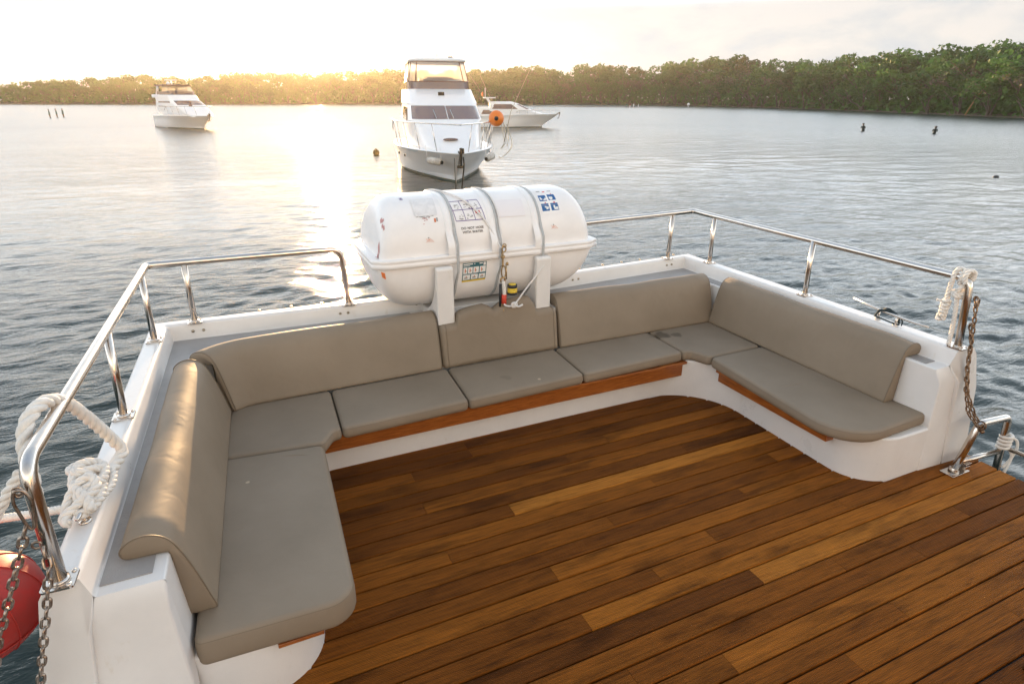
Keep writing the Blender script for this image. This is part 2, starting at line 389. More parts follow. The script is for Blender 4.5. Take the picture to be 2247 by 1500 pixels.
# coaming, ledge, gunwale and topsides: loft between plan lines
def line(pts): return pts
ZL, ZG = .80, .925
sec = [  # (z, plan line FL, BL, mid, BR, FR)
    (.350, [(-.435,2.25),(-.335,4.50),(1.3,4.50),(4.345,4.50),(4.345,2.25)]),
    (ZL,   [(-.462,2.25),(-.365,4.53),(1.3,4.53),(4.345,4.53),(4.345,2.25)]),
    (ZL,   [(-.70,2.25),(-.565,5.02),(1.3,4.945),(4.505,5.155),(4.490,2.25)]),
    (ZG-.012, [(-.722,2.235),(-.586,5.045),(1.3,4.97),(4.528,5.180),(4.512,2.235)]),
    (ZG,   [(-.745,2.225),(-.605,5.068),(1.3,4.99),(4.548,5.200),(4.532,2.225)]),
    (ZG-.006, [(-.825,2.22),(-.70,5.165),(1.3,5.115),(4.665,5.285),(4.675,2.22)]),
    (ZG-.05,  [(-.850,2.215),(-.725,5.19),(1.3,5.14),(4.690,5.31),(4.705,2.21)]),
    (.60,  [(-.905,2.20),(-.77,5.22),(1.3,5.17),(4.74,5.33),(4.80,2.19)]),
    (0.0,  [(-.97,2.19),(-.80,5.22),(1.3,5.17),(4.76,5.33),(4.87,2.17)]),
    (ZW-.4,[(-.92,2.12),(-.72,5.15),(1.3,5.10),(4.68,5.26),(4.80,2.12)]),
]
mb = MB()
rows = []
for z, pl in sec:
    r = []
    for i in range(4):
        for t in np.linspace(0, 1, 9)[:-1]:
            r.append((pl[i][0]+(pl[i+1][0]-pl[i][0])*t, pl[i][1]+(pl[i+1][1]-pl[i][1])*t, z))
    r.append((*pl[4], z)); rows.append(r)
mb.grid(rows, 0, smooth=True)
# front end faces of the two arms: block with sloping top, then the gunwale end
for side in (0, -1):
    A = [rows[k][side] for k in range(len(rows))]
    sx = 1 if side == 0 else -1
    b0, b1, b2 = A[0], A[1], A[2]
    # block: top chamfer then vertical face
    c1 = (b1[0], b1[1]-.055, .70); c2 = (b2[0]-sx*.02, b2[1]-.055, .70)
    d1 = (b0[0], b0[1]-.07, -.01); d2 = (b2[0]-sx*.11, b2[1]-.085, -.01)
    e0 = (b0[0], b0[1]-.02, .350)
    mb.add([b1, b2, c2, c1, d2, d1, b0, e0], [(0,1,2,3),(3,2,4,5),(0,3,5,6)], 0)
    # gunwale end
    g3, g4, g5, g6, g7, g8 = A[3], A[4], A[5], A[6], A[7], A[8]
    h3 = (g3[0], g3[1]-.03, .80); h6 = (g6[0]+(-sx)*.0, g6[1]-.015, .76); h8 = (g8[0], g8[1]-.02, -.01); h2 = d2
    k2 = (c2[0], c2[1]-.03, .70)
    mb.add([g3, g4, g5, g6, h6, k2, b2, g7, h8, h2, c2], [(6,0,1,2,3,4,5),(3,7,8,4),(4,8,9,5),(6,5,10),(10,5,9)], 0)
    # topsides forward along the deck
    if side == -1:
        P = [(h8[0]+.0, h8[1], -.01), (4.945, 1.9, -.045), (4.945, -1.6, -.045)]
        mb.add([P[0],P[1],P[2],(4.80,-1.6,ZW-.4),(4.80,1.9,ZW-.4),(4.80,2.12,ZW-.4)], [(0,1,4,5),(1,2,3,4)], 0)
    else:
        P = [h8, (-1.02,-1.6,-.05)]
        mb.add([P[0],P[1],(-.95,-1.6,ZW-.4),(-.92,2.12,ZW-.4),(-.32,-1.6,-.05),(-.32,2.05,-.02)], [(0,1,2,3),(0,1,4,5)], 0)
mb.build('bulwark', M['gelcoat'], boat, bevel=.016, seg=3, fix=True)

# the boat's own deckhouse forward of the open deck (behind the photographer): sunlit, throws warm light back
mb = MB()
HX0, HX1, HY, HZ = -.35, 4.35, -1.62, 2.12
mb.box(((HX0+HX1)/2, HY-2.6, HZ/2), (HX1-HX0, 5.2, HZ)); mb.box(((HX0+HX1)/2, HY-2.45, HZ+.06), (HX1-HX0+.5, 5.5, .12))
mb.box(((HX0+HX1)/2, HY-3.2, HZ+.55), (HX1-HX0-.4, 3.6, .9))
house = mb.build('deckhouse', M['gelcoat'], boat, bevel=.03, seg=2)
M['cabinglass'] = pbr('reflective tinted cabin glass', (.30,.29,.28), .12, .35, spec=.9)
for x0, x1, z0, z1 in ((-.10,.85,.78,1.72),(1.05,1.85,.78,1.72),(3.05,3.95,.78,1.72)):
    mb = MB(); mb.box(((x0+x1)/2, HY+.012, (z0+z1)/2), (x1-x0, .03, z1-z0)); mb.build('window', M['cabinglass'], house, bevel=.004, seg=2)
mb = MB(); mb.box((2.42, HY+.02, 1.0), (.78, .05, 1.95)); dr_h = mb.build('door', M['gelcoat'], house, bevel=.01, seg=2)
mb = MB(); mb.box((2.42, HY+.05, 1.35), (.50, .02, .75)); mb.build('pane', M['cabinglass'], dr_h, bevel=.004, seg=2)

# screw caps in pairs and little studs on the gunwale
def disc(mb, c, nrm, r, h, m=0, n=10):
    c = Vector(c); nrm = Vector(nrm).normalized(); mb.tube([c-nrm*.002, c+nrm*h], r, n, m)
def tr_y(x): return 5.02+(4.945-5.02)*(x+.565)/1.865 if x < 1.3 else 4.945+(5.155-4.945)*(x-1.3)/3.205
for x in (-.42,-.345,.70,.765,1.36,3.02,3.09,4.26,4.33):
    mb = MB(); disc(mb, (x, tr_y(x)+.012, .862), (0,-1,.2), .011, .006); mb.build('screw_cap', M['bolt'], boat)
for x in (.08,.33,.58,.83,1.15,2.95,3.2,3.5,3.75,4.0,4.42,4.49):
    mb = MB(); disc(mb, (x, tr_y(x)+.175, ZG-.01), (0,0,1), .012, .010); mb.build('stud', M['bolt'], boat)

# non-slip ledge panels
def lerp2(a, b, t): return (a[0]+(b[0]-a[0])*t, a[1]+(b[1]-a[1])*t)
mb = MB()
def sheet(poly, z, th=.005):
    mb.prism(poly, z-.002, z+th)
sheet([(-.690,2.305),(-.562,5.008),(.45,4.968),(1.28,4.935),(1.36,4.585),(-.325,4.585),(-.405,4.50),(-.510,2.305)], ZL)
mb.build('non_slip_panel', M['panel'], boat)
mb = MB()
sheet([(2.62,5.018),(4.488,5.138),(4.478,2.345),(4.375,2.345),(4.385,4.585),(2.58,4.585)], ZL)
mb.build('non_slip_panel', M['panel'], boat)

# handrails
def bendpath(pts, rads, n=7):
    out = []; k = len(pts)
    for i in range(k):
        p = Vector(pts[i])
        if i in (0, k-1) or rads[i] <= 0: out.append(tuple(p)); continue
        a = Vector(pts[i-1]); b = Vector(pts[i+1]); u = (a-p).normalized(); v = (b-p).normalized()
        d = min(rads[i], (a-p).length*.45, (b-p).length*.45)
        s = p+u*d; e = p+v*d
        for j in range(n+1):
            t = j/n; out.append(tuple(s*(1-t)**2+p*2*t*(1-t)+e*t*t))
    return out
def base_plate(parent, c, rz=0, sz=.105):
    mb = MB(); poly = fillet([(-sz/2,-sz/2),(sz/2,-sz/2),(sz/2,sz/2),(-sz/2,sz/2)], [.012]*4, 3)
    ca, sa = math.cos(rz), math.sin(rz); poly = [(c[0]+ca*x-sa*y, c[1]+sa*x+ca*y) for x, y in poly]
    mb.prism(poly, c[2]-.002, c[2]+.006)
    mb.tube([(c[0],c[1],c[2]+.005),(c[0],c[1],c[2]+.016)], .033, 14)
    for dx in (-1,1):
        for dy in (-1,1):
            x, y = dx*sz*.35, dy*sz*.35
            mb.ball((c[0]+ca*x-sa*y, c[1]+sa*x+ca*y, c[2]+.007), .010, 0, 8, 5, (1,1,.7))
    return mb.build('base_plate', M['steel'], parent)
def rail(path, rads, posts, r=.0255):
    mb = MB(); mb.tube(bendpath(path, rads), r, 16); o = mb.build('handrail', M['steel'], boat)
    for k, (bx, by, tx, ty, rz, only) in enumerate(posts):
        if not only:
            mb = MB(); mb.tube([(bx,by,ZG),(tx,ty,ZT-.005)], .0215, 14); mb.build('post', M['steel'], o)
        base_plate(o, (bx,by,ZG+.001), rz)
    return o
ZT = 1.425
a1 = R(-2.7)
rail_l = rail([(-.775,2.232,ZG),(-.770,2.262,1.405),(-.628,4.965,ZT),(.745,4.935,ZT),(.785,5.010,ZG)], [0,.085,.05,.085,0],
     [(-.775,2.232,0,0,a1,True),(-.715,3.55,-.700,3.585,a1,False),(-.651,4.738,-.642,4.735,a1,False),(-.395,5.053,-.385,4.960,0,False),(.785,5.010,0,0,0,True)])
rail_r = rail([(4.565,2.270,ZG),(4.562,2.315,1.415),(4.580,5.190,ZT),(2.55,5.03,ZT),(2.50,5.06,ZG)], [0,.075,.05,.085,0],
     [(4.565,2.270,0,0,0,True),(4.58,3.606,4.562,3.607,0,False),(4.592,4.859,4.585,4.855,0,False),(4.291,5.186,4.295,5.170,0,False)])
# weld eyes for the chains
for c, nx in (((-.797,2.232,1.335),-1),((-.795,2.222,1.115),-1)):
    mb = MB(); ring = [(c[0]+.014*math.cos(a), c[1]-.012, c[2]+.014*math.sin(a)) for a in np.linspace(0,2*math.pi,11)[:-1]]
    mb.tube(ring, .004, 6, closed=True); mb.build('chain_eye', M['chainsteel'], rail_l)
for c in ((4.592,2.285,1.29),(4.588,2.262,1.10)):
    mb = MB(); ring = [(c[0]+.014*math.cos(a), c[1]-.015, c[2]+.014*math.sin(a)) for a in np.linspace(0,2*math.pi,11)[:-1]]
    mb.tube(ring, .004, 6, closed=True); mb.build('chain_eye', M['rustchain'], rail_r)
# side gate frame on the deck edge
mb = MB(); gp = bendpath([(4.575,2.06,.0),(4.70,2.05,.385),(5.03,2.03,.375),(5.06,2.0,-.20)], [0,.05,.05,0]); mb.tube(gp, .026, 16)
gate = mb.build('gate_frame', M['steel'], boat)
mb = MB(); mb.tube([(4.60,2.055,.085),(5.045,2.015,.085)], .020, 14); mb.build('crossbar', M['steel'], gate)
mb = MB(); mb.tube([(5.06,2.0,.12),(5.20,1.0,.10),(5.28,0.3,.10)], .018, 14); mb.build('side_bar', M['steel'], gate)
mb = MB(); mb.box((4.585,2.055,.007),(.20,.10,.010)); mb.box((4.665,2.045,.03),(.05,.06,.04)); mb.box((4.675,2.045,.062),(.07,.05,.008))
mb.tube([(4.575,2.06,.01),(4.582,2.058,.03)], .036, 14)
mb.build('base_plate', M['steel'], gate, bevel=.002, seg=2)
mb = MB(); mb.box((4.985,2.32,-.07),(.10,.36,.03)); mb.build('step_board', M['trim'], boat, bevel=.004, seg=2)
mb = MB(); mb.tube([(3.17,.86,0),(3.19,.86,.9)], .022, 14); st_ = mb.build('stanchion', M['steel'], boat)
# cleats
def cleat(c, ang, half, h=.055, leg=.07, rr=.011):
    mb = MB(); ca, sa = math.cos(ang), math.sin(ang)
    def p(u, z): return (c[0]+ca*u, c[1]+sa*u, c[2]+z)
    mb.tube([p(-half,h+.012),p(-half*.5,h+.002),p(0,h),p(half*.5,h+.002),p(half,h+.012)], [rr*.6,rr,rr*1.1,rr,rr*.6], 10)
    for s in (-1,1):
        mb.tube([p(s*leg,-.004),p(s*leg,h)], rr*.95, 10); mb.tube([p(s*leg,-.002),p(s*leg,.008)], rr*2.2, 12)
    return mb.build('cleat', M['steel'], boat)
cleat((-.748,2.66,ZG), R(87), .145, .05)
cleat((4.590,2.83,ZG), R(80), .36, .075, .085, .010)

# raft cradle
mb = MB()
def cradle(x0, x1):
    poly = [(4.505,.80),(4.505,1.275),(4.525,1.293),(4.56,1.293),(4.575,1.27)]
    for t in np.linspace(.12, 1.45, 9): poly.append((5.0-.452*math.cos(t)**.85, 1.32-.475*math.sin(t)**.85))
    poly += [(5.0,.845),(5.10,.80)]
    mb.xprism(poly, x0, x1)
cradle(1.412,1.560); cradle(2.318,2.462)
mb.box((1.935,4.845,.832),(1.06,.20,.066))
mb.build('raft_cradle', M['gelcoat'], boat, bevel=.02, seg=3)

# ------------------------------------------------------------------ cushions
def seat(label, poly, rads, z0=.358, z1=.452, rd=.028, crown=.007, dz=0):
    pl = fillet(poly, [max(r, .036) for r in rads], 7)
    # densify
    den = []
    for i in range(len(pl)):
        a = pl[i]; b = pl[(i+1) % len(pl)]; d = math.dist(a, b); k = max(1, int(d/.07))
        den += [lerp2(a, b, j/k) for j in range(k)]
    o = thing('seat_cushion', label, 'seat cushion', (sum(p[0] for p in poly)/len(poly), sum(p[1] for p in poly)/len(poly), z0), 0, 'taupe seat cushions on the bench')
    mb = MB(); rows = []
    for ins, z in ((.03,z0),(.010,z0+.004),(.002,z0+.014),(-.003,z0+.03),(-.003,z1-rd-.02),(0,z1-rd)):
        rows.append([(x, y, z+dz) for x, y in inset(den, ins)])
    for j in range(1, 6):
        t = math.pi/2*j/5
        rows.append([(x, y, z1-rd+rd*math.sin(t)+dz) for x, y in inset(den, rd*(1-math.cos(t)))])
    top = inset(den, rd); cxy = (sum(p[0] for p in top)/len(top), sum(p[1] for p in top)/len(top))
    for s, q in ((.93,.25),(.82,.5),(.65,.75),(.45,.92),(.2,1.0)):
        rows.append([(cxy[0]+(x-cxy[0])*s, cxy[1]+(y-cxy[1])*s, z1+crown*q+dz) for x, y in top])
    mb.grid(rows, 0, closeu=True, capa=True, capb=True)
    c = mb.build('cushion', M['vinyl'], o)
    mb = MB(); mb.tube([(x, y, z1-.020+dz) for x, y in inset(den, .003)], .0026, 6, closed=True)
    mb.build('piping', M['piping'], c)
    return o
SL = 'taupe seat cushion '
seat('long taupe side seat cushion with rounded front corner, nearest the camera beside the red buoy', [(-.425,2.235),(.250,2.205),(.312,3.615),(-.335,3.69)], [.02,.13,.05,.02], z0=.300)
seat('taupe corner seat cushion with curved notch between long near side seat and rear bench row', [(-.335,3.70),(.10,3.652),(.318,3.632),(.40,3.765),(.452,3.765),(.480,4.40),(-.22,4.42)], [.02,0,.05,.06,.03,.02,.02])
seat('taupe rear seat cushion with plain top beside the notched corner cushion under the sunlit backrest', [(.462,3.765),(1.402,3.800),(1.440,4.42),(.488,4.40)], [.03]*4)
seat('taupe rear seat cushion with thin scratch, below the scalloped middle backrest', [(1.412,3.800),(2.436,3.838),(2.470,4.43),(1.450,4.42)], [.03]*4)
seat('taupe rear seat cushion between scratched middle seat and the stained corner cushion', [(2.446,3.838),(3.490,3.870),(3.505,4.44),(2.480,4.43)], [.03]*4)
seat('taupe corner seat cushion with dark stain where rear and far side benches meet', [(3.500,3.870),(3.575,3.872),(3.640,3.690),(4.245,3.700),(4.27,4.44),(3.515,4.44)], [.03,.06,.06,.02,.02,.02])
seat('long wrinkled taupe side seat cushion with rounded front corner, beside the hanging rusty chain', [(3.640,3.68),(3.515,2.20),(4.375,2.235),(4.245,3.69)], [.04,.30,.02,.02])
# pulled wrinkles on the far side cushion, a crease on the near one
def wrinkle(pts, r, par):
    mb = MB(); P = spline(pts, 6); k = len(P)
    mb.tube(P, [max(.0008, r*math.sin(math.pi*i/(k-1))) for i in range(k)], 10)
    return mb.build('wrinkle', M['vinyl'], par)
byn = [o for o in COL.objects if o.name.startswith('seat_cushion')]
def kid(o): return [c for c in COL.objects if c.parent == o][0]
zt = .452
wrinkle([(3.66,3.02,zt-.001),(3.80,2.98,zt+.001),(3.93,2.98,zt+.002),(4.05,3.06,zt)], .009, kid(byn[6]))
wrinkle([(3.84,2.99,zt),(3.93,3.06,zt+.001),(3.98,3.14,zt)], .007, kid(byn[6]))
wrinkle([(3.72,2.72,zt),(3.90,2.66,zt+.001),(4.04,2.66,zt)], .006, kid(byn[6]))
wrinkle([(.02,3.58,zt),(.14,3.54,zt+.001),(.24,3.50,zt)], .006, kid(byn[0]))

BP = [(0,.458),(.012,.52),(.035,.62),(.062,.72),(.088,.80),(.112,.852),(.145,.886),(.19,.903),(.235,.900),(.275,.880),(.298,.850),(.292,.820),(.262,.810),(.20,.809),(.137,.808),(.126,.792),(.122,.70),(.119,.58),(.114,.475),(.095,.456),(.04,.452)]
def backrest(label, A, B, out, prof=None, ends=(.022,.022)):
    """sweep the roll-over profile from A to B, outward direction out"""
    prof = prof or BP
    pr = spline([(u, z, 0) for u, z in prof], 3, closed=True); pr = [(p[0], p[1]) for p in pr]
    A = Vector((*A, 0)); B = Vector((*B, 0)); d = (B-A); Lh = d.length; d.normalize(); ou = Vector((*out, 0)).normalized()
    c = (A+B)/2
    o = thing('backrest_cushion', label, 'backrest cushion', (c.x, c.y, .455), 0, 'taupe backrest cushions round the bench')
    st = []
    e0, e1 = ends
    for s, ins in ((0,.009),(.002,.005),(.005,.0015),(.010,0)): st.append((s*e0/.022, ins))
    k = max(2, int(Lh/.12))
    for j in range(1, k): st.append((e0*1.1+(Lh-e0*1.1-e1*1.1)*j/k, 0))
    for s, ins in ((.010,0),(.005,.0015),(.002,.005),(0,.009)): st.append((Lh-s*e1/.022, ins))
    mb = MB(); rows = []
    for s, ins in st:
        pp = inset(pr, ins) if ins else pr
        wv = .004*math.sin(s*5.1)+.003*math.sin(s*11.3+1)
        rows.append([A+d*s+ou*(u)+Vector((0,0,z+(wv if z > .6 and not ins else 0))) for u, z in pp])
    mb.grid(rows, 0, closeu=True, capa=True, capb=True)
    cu = mb.build('cushion', M['vinyl'], o)
    for s, ins in ((.006*e0/.022,.0),(Lh-.006*e1/.022,.0)):
        mb = MB(); mb.tube([A+d*s+ou*u+Vector((0,0,z)) for u, z in inset(pr, ins)], .0036, 6, closed=True); mb.build('piping', M['piping'], cu)
    return o
backrest('taupe roll-top backrest with sun-glowing top, on the near side bench beside the white rope', (-.330,2.40), (-.226,4.315), (-1,.05), ends=(.022,.03))
def curved_backrest(label, base, outs):
    """same profile swept along a bent line: base points and outward angles (deg from +x)"""
    pr = spline([(u, z, 0) for u, z in BP], 3, closed=True); pr = [(p[0], p[1]) for p in pr]
    o = thing('backrest_cushion', label, 'backrest cushion', (.6, 4.4, .455), 0, 'taupe backrest cushions round the bench')
    k = len(base); mb = MB(); rows = []
    for i, (b, a) in enumerate(zip(base, outs)):
        e = min(i, k-1-i); ins = (.022,.010,.003,0)[min(e, 3)]
        pp = inset(pr, ins) if ins else pr; ou = (math.cos(R(a)), math.sin(R(a)))
        rows.append([(b[0]+ou[0]*u, b[1]+ou[1]*u, z+(.004*math.sin(b[0]*5) if z > .6 else 0)) for u, z in pp])
    mb.grid(rows, 0, closeu=True, capa=True, capb=True); cu = mb.build('cushion', M['vinyl'], o)
    for i in (2, k-3):
        mb = MB(); mb.tube([Vector(p) for p in rows[i]], .0036, 6, closed=True); mb.build('piping', M['piping'], cu)
cb = [(1.405,4.40),(1.401,4.40),(1.393,4.40),(1.38,4.40)]+[(x, 4.40-.028*(1.38-x)/1.5) for x in np.linspace(1.25,-.05,13)]
ca_ = [90]*4+[91]*13
for t in np.linspace(.12, 1, 10): cb.append((-.05-.135*t, 4.372-.045*t*t)); ca_.append(91+52*t)
d_ = Vector((-math.sin(R(143)), math.cos(R(143)))); e_ = Vector(cb[-1])
for q in (.010,.016,.020): cb.append(tuple(e_+Vector((-.75,-.66))*q)); ca_.append(143+q*60)
curved_backrest('long taupe rear backrest lit by orange glints, curving forward at the sunny corner', cb, ca_)
# middle backrest: plain slab with a scalloped top
def mid_backrest():
    o = thing('backrest_cushion', 'taupe middle backrest with scalloped top edge under the white raft canister', 'backrest cushion', (1.97,4.42,.455), 0, 'taupe backrest cushions round the bench')
    x0, x1 = 1.412, 2.520
    top = [(x0,.800),(1.445,.812),(1.560,.815),(1.568,.845),(1.585,.885),(1.62,.905),(1.72,.925),(1.82,.932),(1.880,.905),(1.905,.885),(1.93,.890),(1.985,.925),(2.08,.944),(2.20,.955),(2.255,.945),(2.285,.90),(2.300,.842),(2.33,.832),(2.45,.832),(2.492,.818),(x1,.770)]
    tx = [p[0] for p in top]; tz = [p[1] for p in top]
    xs = sorted(set(list(np.linspace(x0, x1, 45))+tx)); rows = []
    for x in xs:
        e = min(1, (x-x0)/.025, (x1-x)/.025); e = math.sqrt(max(0, 1-(1-e)**2)); zt = np.interp(x, tx, tz)
        yc = 4.462; hw = .018+.040*e; lean = .07
        col = []
        zb = .456
        for t in np.linspace(0, 1, 12):           # front face going up
            z = zb+(zt-.03-zb)*t; col.append((x, yc-hw+lean*(z-.456)/.45, z))
        for a in np.linspace(.2, 1, 5)[:-1]*math.pi:
            col.append((x, yc-hw*math.cos(a)+lean*(zt-.456)/.45, zt-.03+.03*math.sin(a)))
        for t in np.linspace(1, 0, 6):
            z = zb+(zt-.03-zb)*t; col.append((x, yc+hw+lean*(z-.456)/.45, z))
        rows.append(col)
    mb = MB(); mb.grid(rows, 0, closeu=True, capa=True, capb=True)
    cu = mb.build('cushion', M['vinyl'], o)
    for k in (3, len(rows)-4):
        mb = MB(); mb.tube([Vector(p)+Vector((0,-.001,0)) for p in rows[k][:14]], .003, 6); mb.build('piping', M['piping'], cu)
mid_backrest()
backrest('taupe rear backrest with pale window-like reflections, between raft cradle and far side bench', (2.530,4.405), (4.285,4.385), (0,1), ends=(.022,.022))
backrest('taupe roll-top backrest on the far side bench, between mooring cleat and wrinkled seat', (4.232,4.385), (4.222,2.470), (1,0), ends=(.03,.022), prof=[(u*.93, z) for u, z in BP])

# ------------------------------------------------------------------ liferaft canister
CX, CY, CZ, HL, CB, CT = 1.95, 5.0, 1.35, 1.015, .42, .47
raft = thing('liferaft_canister', 'large white liferaft canister strapped on a cradle above the stern bench', 'liferaft', (CX, CY, .88))
def pf(ax, st, en, p):
    t = min(1, max(0, (ax-st)/(en-st))); return max(0., 1-t**p)**(1/p)
def shell(x, th, up=True, off=0.):
    ax = abs(x-CX); e = 2/2.4
    H = pf(ax, .70 if up else .62, .955 if up else HL-.028, 2.9 if up else 2.3); Wd = .72+.28*pf(ax, .82, .958 if up else HL-.026, 3.0)
    c, s = math.cos(th), math.sin(th)
    y = CY-(CB*Wd+off)*math.copysign(abs(c)**e, c); z = ((CT-.03)*H+off)*abs(s)**e
    return (x, y, CZ+.03+z) if up else (x, y, CZ-.03-z)
xs = sorted([CX+s*v for s in (-1,1) for v in list(np.linspace(0,.66,9))+list(np.linspace(.68,HL-.03,26)) if not (s == -1 and v == 0)])
for up in (True, False):
    mb = MB()
    xq = [CX+(x-CX)*(.9678 if up else 1.) for x in xs]
    mb.grid([[shell(x, t, up) for t in np.linspace(0, math.pi, 41)] for x in xq], 0)
    # shallow moulded end ribs
    for k in (0, -1):
        r = [shell(xq[k], t, up) for t in np.linspace(0, math.pi, 41)]
        mb.add(r, [tuple(range(41))], 0)
    sh_o = mb.build('lid' if up else 'tub', M['canister'], raft)
    if up: lid_o = sh_o
def outline(off, n=9):
    pts = []
    for x in xs: pts.append((x-(off if x == xs[0] else -off if x == xs[-1] else 0), shell(x, 0, False)[1]-off))
    for x in xs[::-1]: pts.append((x-(off if x == xs[0] else -off if x == xs[-1] else 0), 2*CY-(shell(x, 0, False)[1]-off)))
    return pts
mb = MB(); rows = []
for off, z in ((-.10,.026),(.030,.034),(.042,.028),(.044,.012),(.038,.004),(.038,-.004),(.044,-.012),(.042,-.038),(.030,-.044),(-.02,-.040)):
    rows.append([(x, y, CZ+z) for x, y in outline(off)])
mb.grid(rows, 0, closeu=True)
mb.build('flange', M['canister'], raft, fix=True)
def around(x, off, t0=-math.pi*.98, t1=math.pi*.5, dx=0, n=60):
    out = []
    for t in np.linspace(t0, t1, n):
        if t >= 0: p = shell(x, t, True, off)
        else: p = shell(x, -t, False, off)
        if abs(t) < .55: p = (p[0], min(p[1], CY-CB-.05+max(0, abs(t)-.13)*.30), p[2])
        out.append((p[0]+dx*t, p[1], p[2]))
    return out
for x in (1.612, 1.990, 2.392):
    mb = MB(); mb.grid([around(x+dx, o_, 0, math.pi, n=44) for dx, o_ in ((-.078,-.002),(-.074,.005),(-.024,.005),(-.020,-.002))], 0); mb.build('moulded_band', M['canister'], lid_o, fix=False)
    mb = MB(); ra = around(x-.011, .006, -math.pi*.75, math.pi*.98); rb = around(x+.011, .006, -math.pi*.75, math.pi*.98); rc = around(x-.011, .0, -math.pi*.75, math.pi*.98); rd_ = around(x+.011, .0, -math.pi*.75, math.pi*.98)
    mb.grid([rc, ra, rb, rd_], 0); mb.build('strap', M['strap'], raft)
# printed labels, conformed to the shell
def decal(name, quads, c4, mats, up=True, off=.0022, parent=raft, sub=5):
    """quads: (u0, v0, u1, v1, mat) in 0..1, v down; c4 = tl, tr, br, bl as (x, theta)"""
    mb = MB()
    def P(u, v, k):
        x = (1-v)*((1-u)*c4[0][0]+u*c4[1][0])+v*((1-u)*c4[3][0]+u*c4[2][0])
        t = (1-v)*((1-u)*c4[0][1]+u*c4[1][1])+v*((1-u)*c4[3][1]+u*c4[2][1])
        return shell(x, t, up, off+k*.0004)
    for u0, v0, u1, v1, m in quads:
        nu = max(1, int((u1-u0)*sub)+0); nv = max(1, int((v1-v0)*10))
        mb.grid([[P(u0+(u1-u0)*i/nu, v0+(v1-v0)*j/nv, m) for i in range(nu+1)] for j in range(nv+1)], m)
    return mb.build(name, mats, parent, fix=False)
def textmesh(body, c4, mat, up=True, name='lettering', off=.003, width=1.0):
    cu = bpy.data.curves.new('t', 'FONT'); cu.body = body; cu.align_x = 'CENTER'; cu.space_line = 1.15; cu.space_word = 1.3; cu.offset = .018
    ob = bpy.data.objects.new('t', cu); COL.objects.link(ob)
    bpy.context.view_layer.update()
    dg = bpy.context.evaluated_depsgraph_get(); me = bpy.data.meshes.new_from_object(ob.evaluated_get(dg))
    vs = np.array([v.co[:] for v in me.vertices]); fs = [tuple(p.vertices) for p in me.polygons]
    bpy.data.objects.remove(ob); bpy.data.meshes.remove(me); bpy.data.curves.remove(cu)
    x0, y0 = vs[:, 0].min(), vs[:, 1].min(); x1, y1 = vs[:, 0].max(), vs[:, 1].max()
    mb = MB(); out = []
    for vx, vy, _ in vs:
        u = (vx-x0)/(x1-x0); v = (y1-vy)/(y1-y0)
        x = (1-v)*((1-u)*c4[0][0]+u*c4[1][0])+v*((1-u)*c4[3][0]+u*c4[2][0]); t = (1-v)*((1-u)*c4[0][1]+u*c4[1][1])+v*((1-u)*c4[3][1]+u*c4[2][1])
        out.append(shell(x, t, up, off))
    mb.add(out, fs, 0, False)
    return mb.build(name, mat, raft, fix=False)
textmesh('DO NOT HOSE\nWITH WATER', [(1.674,.405),(1.868,.405),(1.868,.285),(1.674,.285)], M['ink_dark'])
lw = .018; q = []
for k in range(4): q.append((k/3-lw/2, 0, k/3+lw/2, 1, 0))
for v in (0, .5, 1): q.append((0, v-.016, 1, v+.016, 0))
rr = random.Random(3)
for c in range(3):
    for r_ in range(2):
        for k in range(7):
            if c == 2 and r_ == 1 and k > 1: continue
            u = c/3+.05+rr.random()*.2; v = r_*.5+.2+rr.random()*.22; q.append((u, v, u+.02+rr.random()*.05, v+.02+rr.random()*.04, 1))
q.append((.74,.60,.90,.72,2)); q.append((.79,.63,.85,.69,3))
decal('label', q, [(1.622,1.03),(1.872,1.05),(1.895,.535),(1.640,.535)], [M['ink_purple'], M['ink_grey'], M['ink_red'], M['paperwhite']])
q = [(0,0,1,.72,4)]
for k in range(150):
    v = rr.random()*.74+.03; u = rr.random()*.86; q.append((u, v, u+.04+rr.random()*.1, v+.018, 1))
q += [(.82,.82,.9,.94,2),(.92,.8,.99,.92,1)]
for k in range(10):
    u = .3+rr.random()*.4; v = .76+rr.random()*.2; q.append((u, v, u+.06, v+.02, 3))
decal('label', q, [(1.31,1.2),(1.505,1.2),(1.488,.51),(1.305,.50)], [M['canister'], M['ink_grey'], M['ink_orange'], M['ink_pink'], M['tint_grey']])
q = [(0,0,1,1,4)]
for v0 in (0, .99): q.append((0, v0, 1, v0+.01, 0))
for u0 in (0, .99): q.append((u0, 0, u0+.01, 1, 0))
q.append((.3,.06,.78,.11,1))
for k in range(9): q.append((.06, .18+k*.07, .16+.1*rr.random(), .195+k*.07, 0)); q.append((.28, .2+k*.065, .36+.25*rr.random(), .212+k*.065, 0))
q += [(.80,.45,.95,.60,0),(.34,.82,.96,.86,1),(.02,.80,.13,.94,2),(.06,.84,.09,.90,3)]
decal('label', q, [(1.995,.985),(2.27,.98),(2.262,.54),(2.008,.545)], [M['ink_pink'], M['ink_orange'], M['ink_red'], M['paperwhite'], M['tint_pink']])
q = [(0,0,1,1,0)]
for (u, v) in ((.05,.28),(.55,.26),(.05,.64),(.55,.64)):
    q.append((u, v, u+.40, v+.26, 1))
    for k in range(4): a = u+.04+rr.random()*.26; b_ = v+.08+rr.random()*.10; q.append((a, b_, a+.07+rr.random()*.05, b_+.05+rr.random()*.05, 2))
    q.append((u+.18+rr.random()*.1, v-.05, u+.28, v, 3))
q += [(.1,.05,.3,.10,4),(.42,.08,.56,.13,3),(.7,.06,.9,.10,4)]
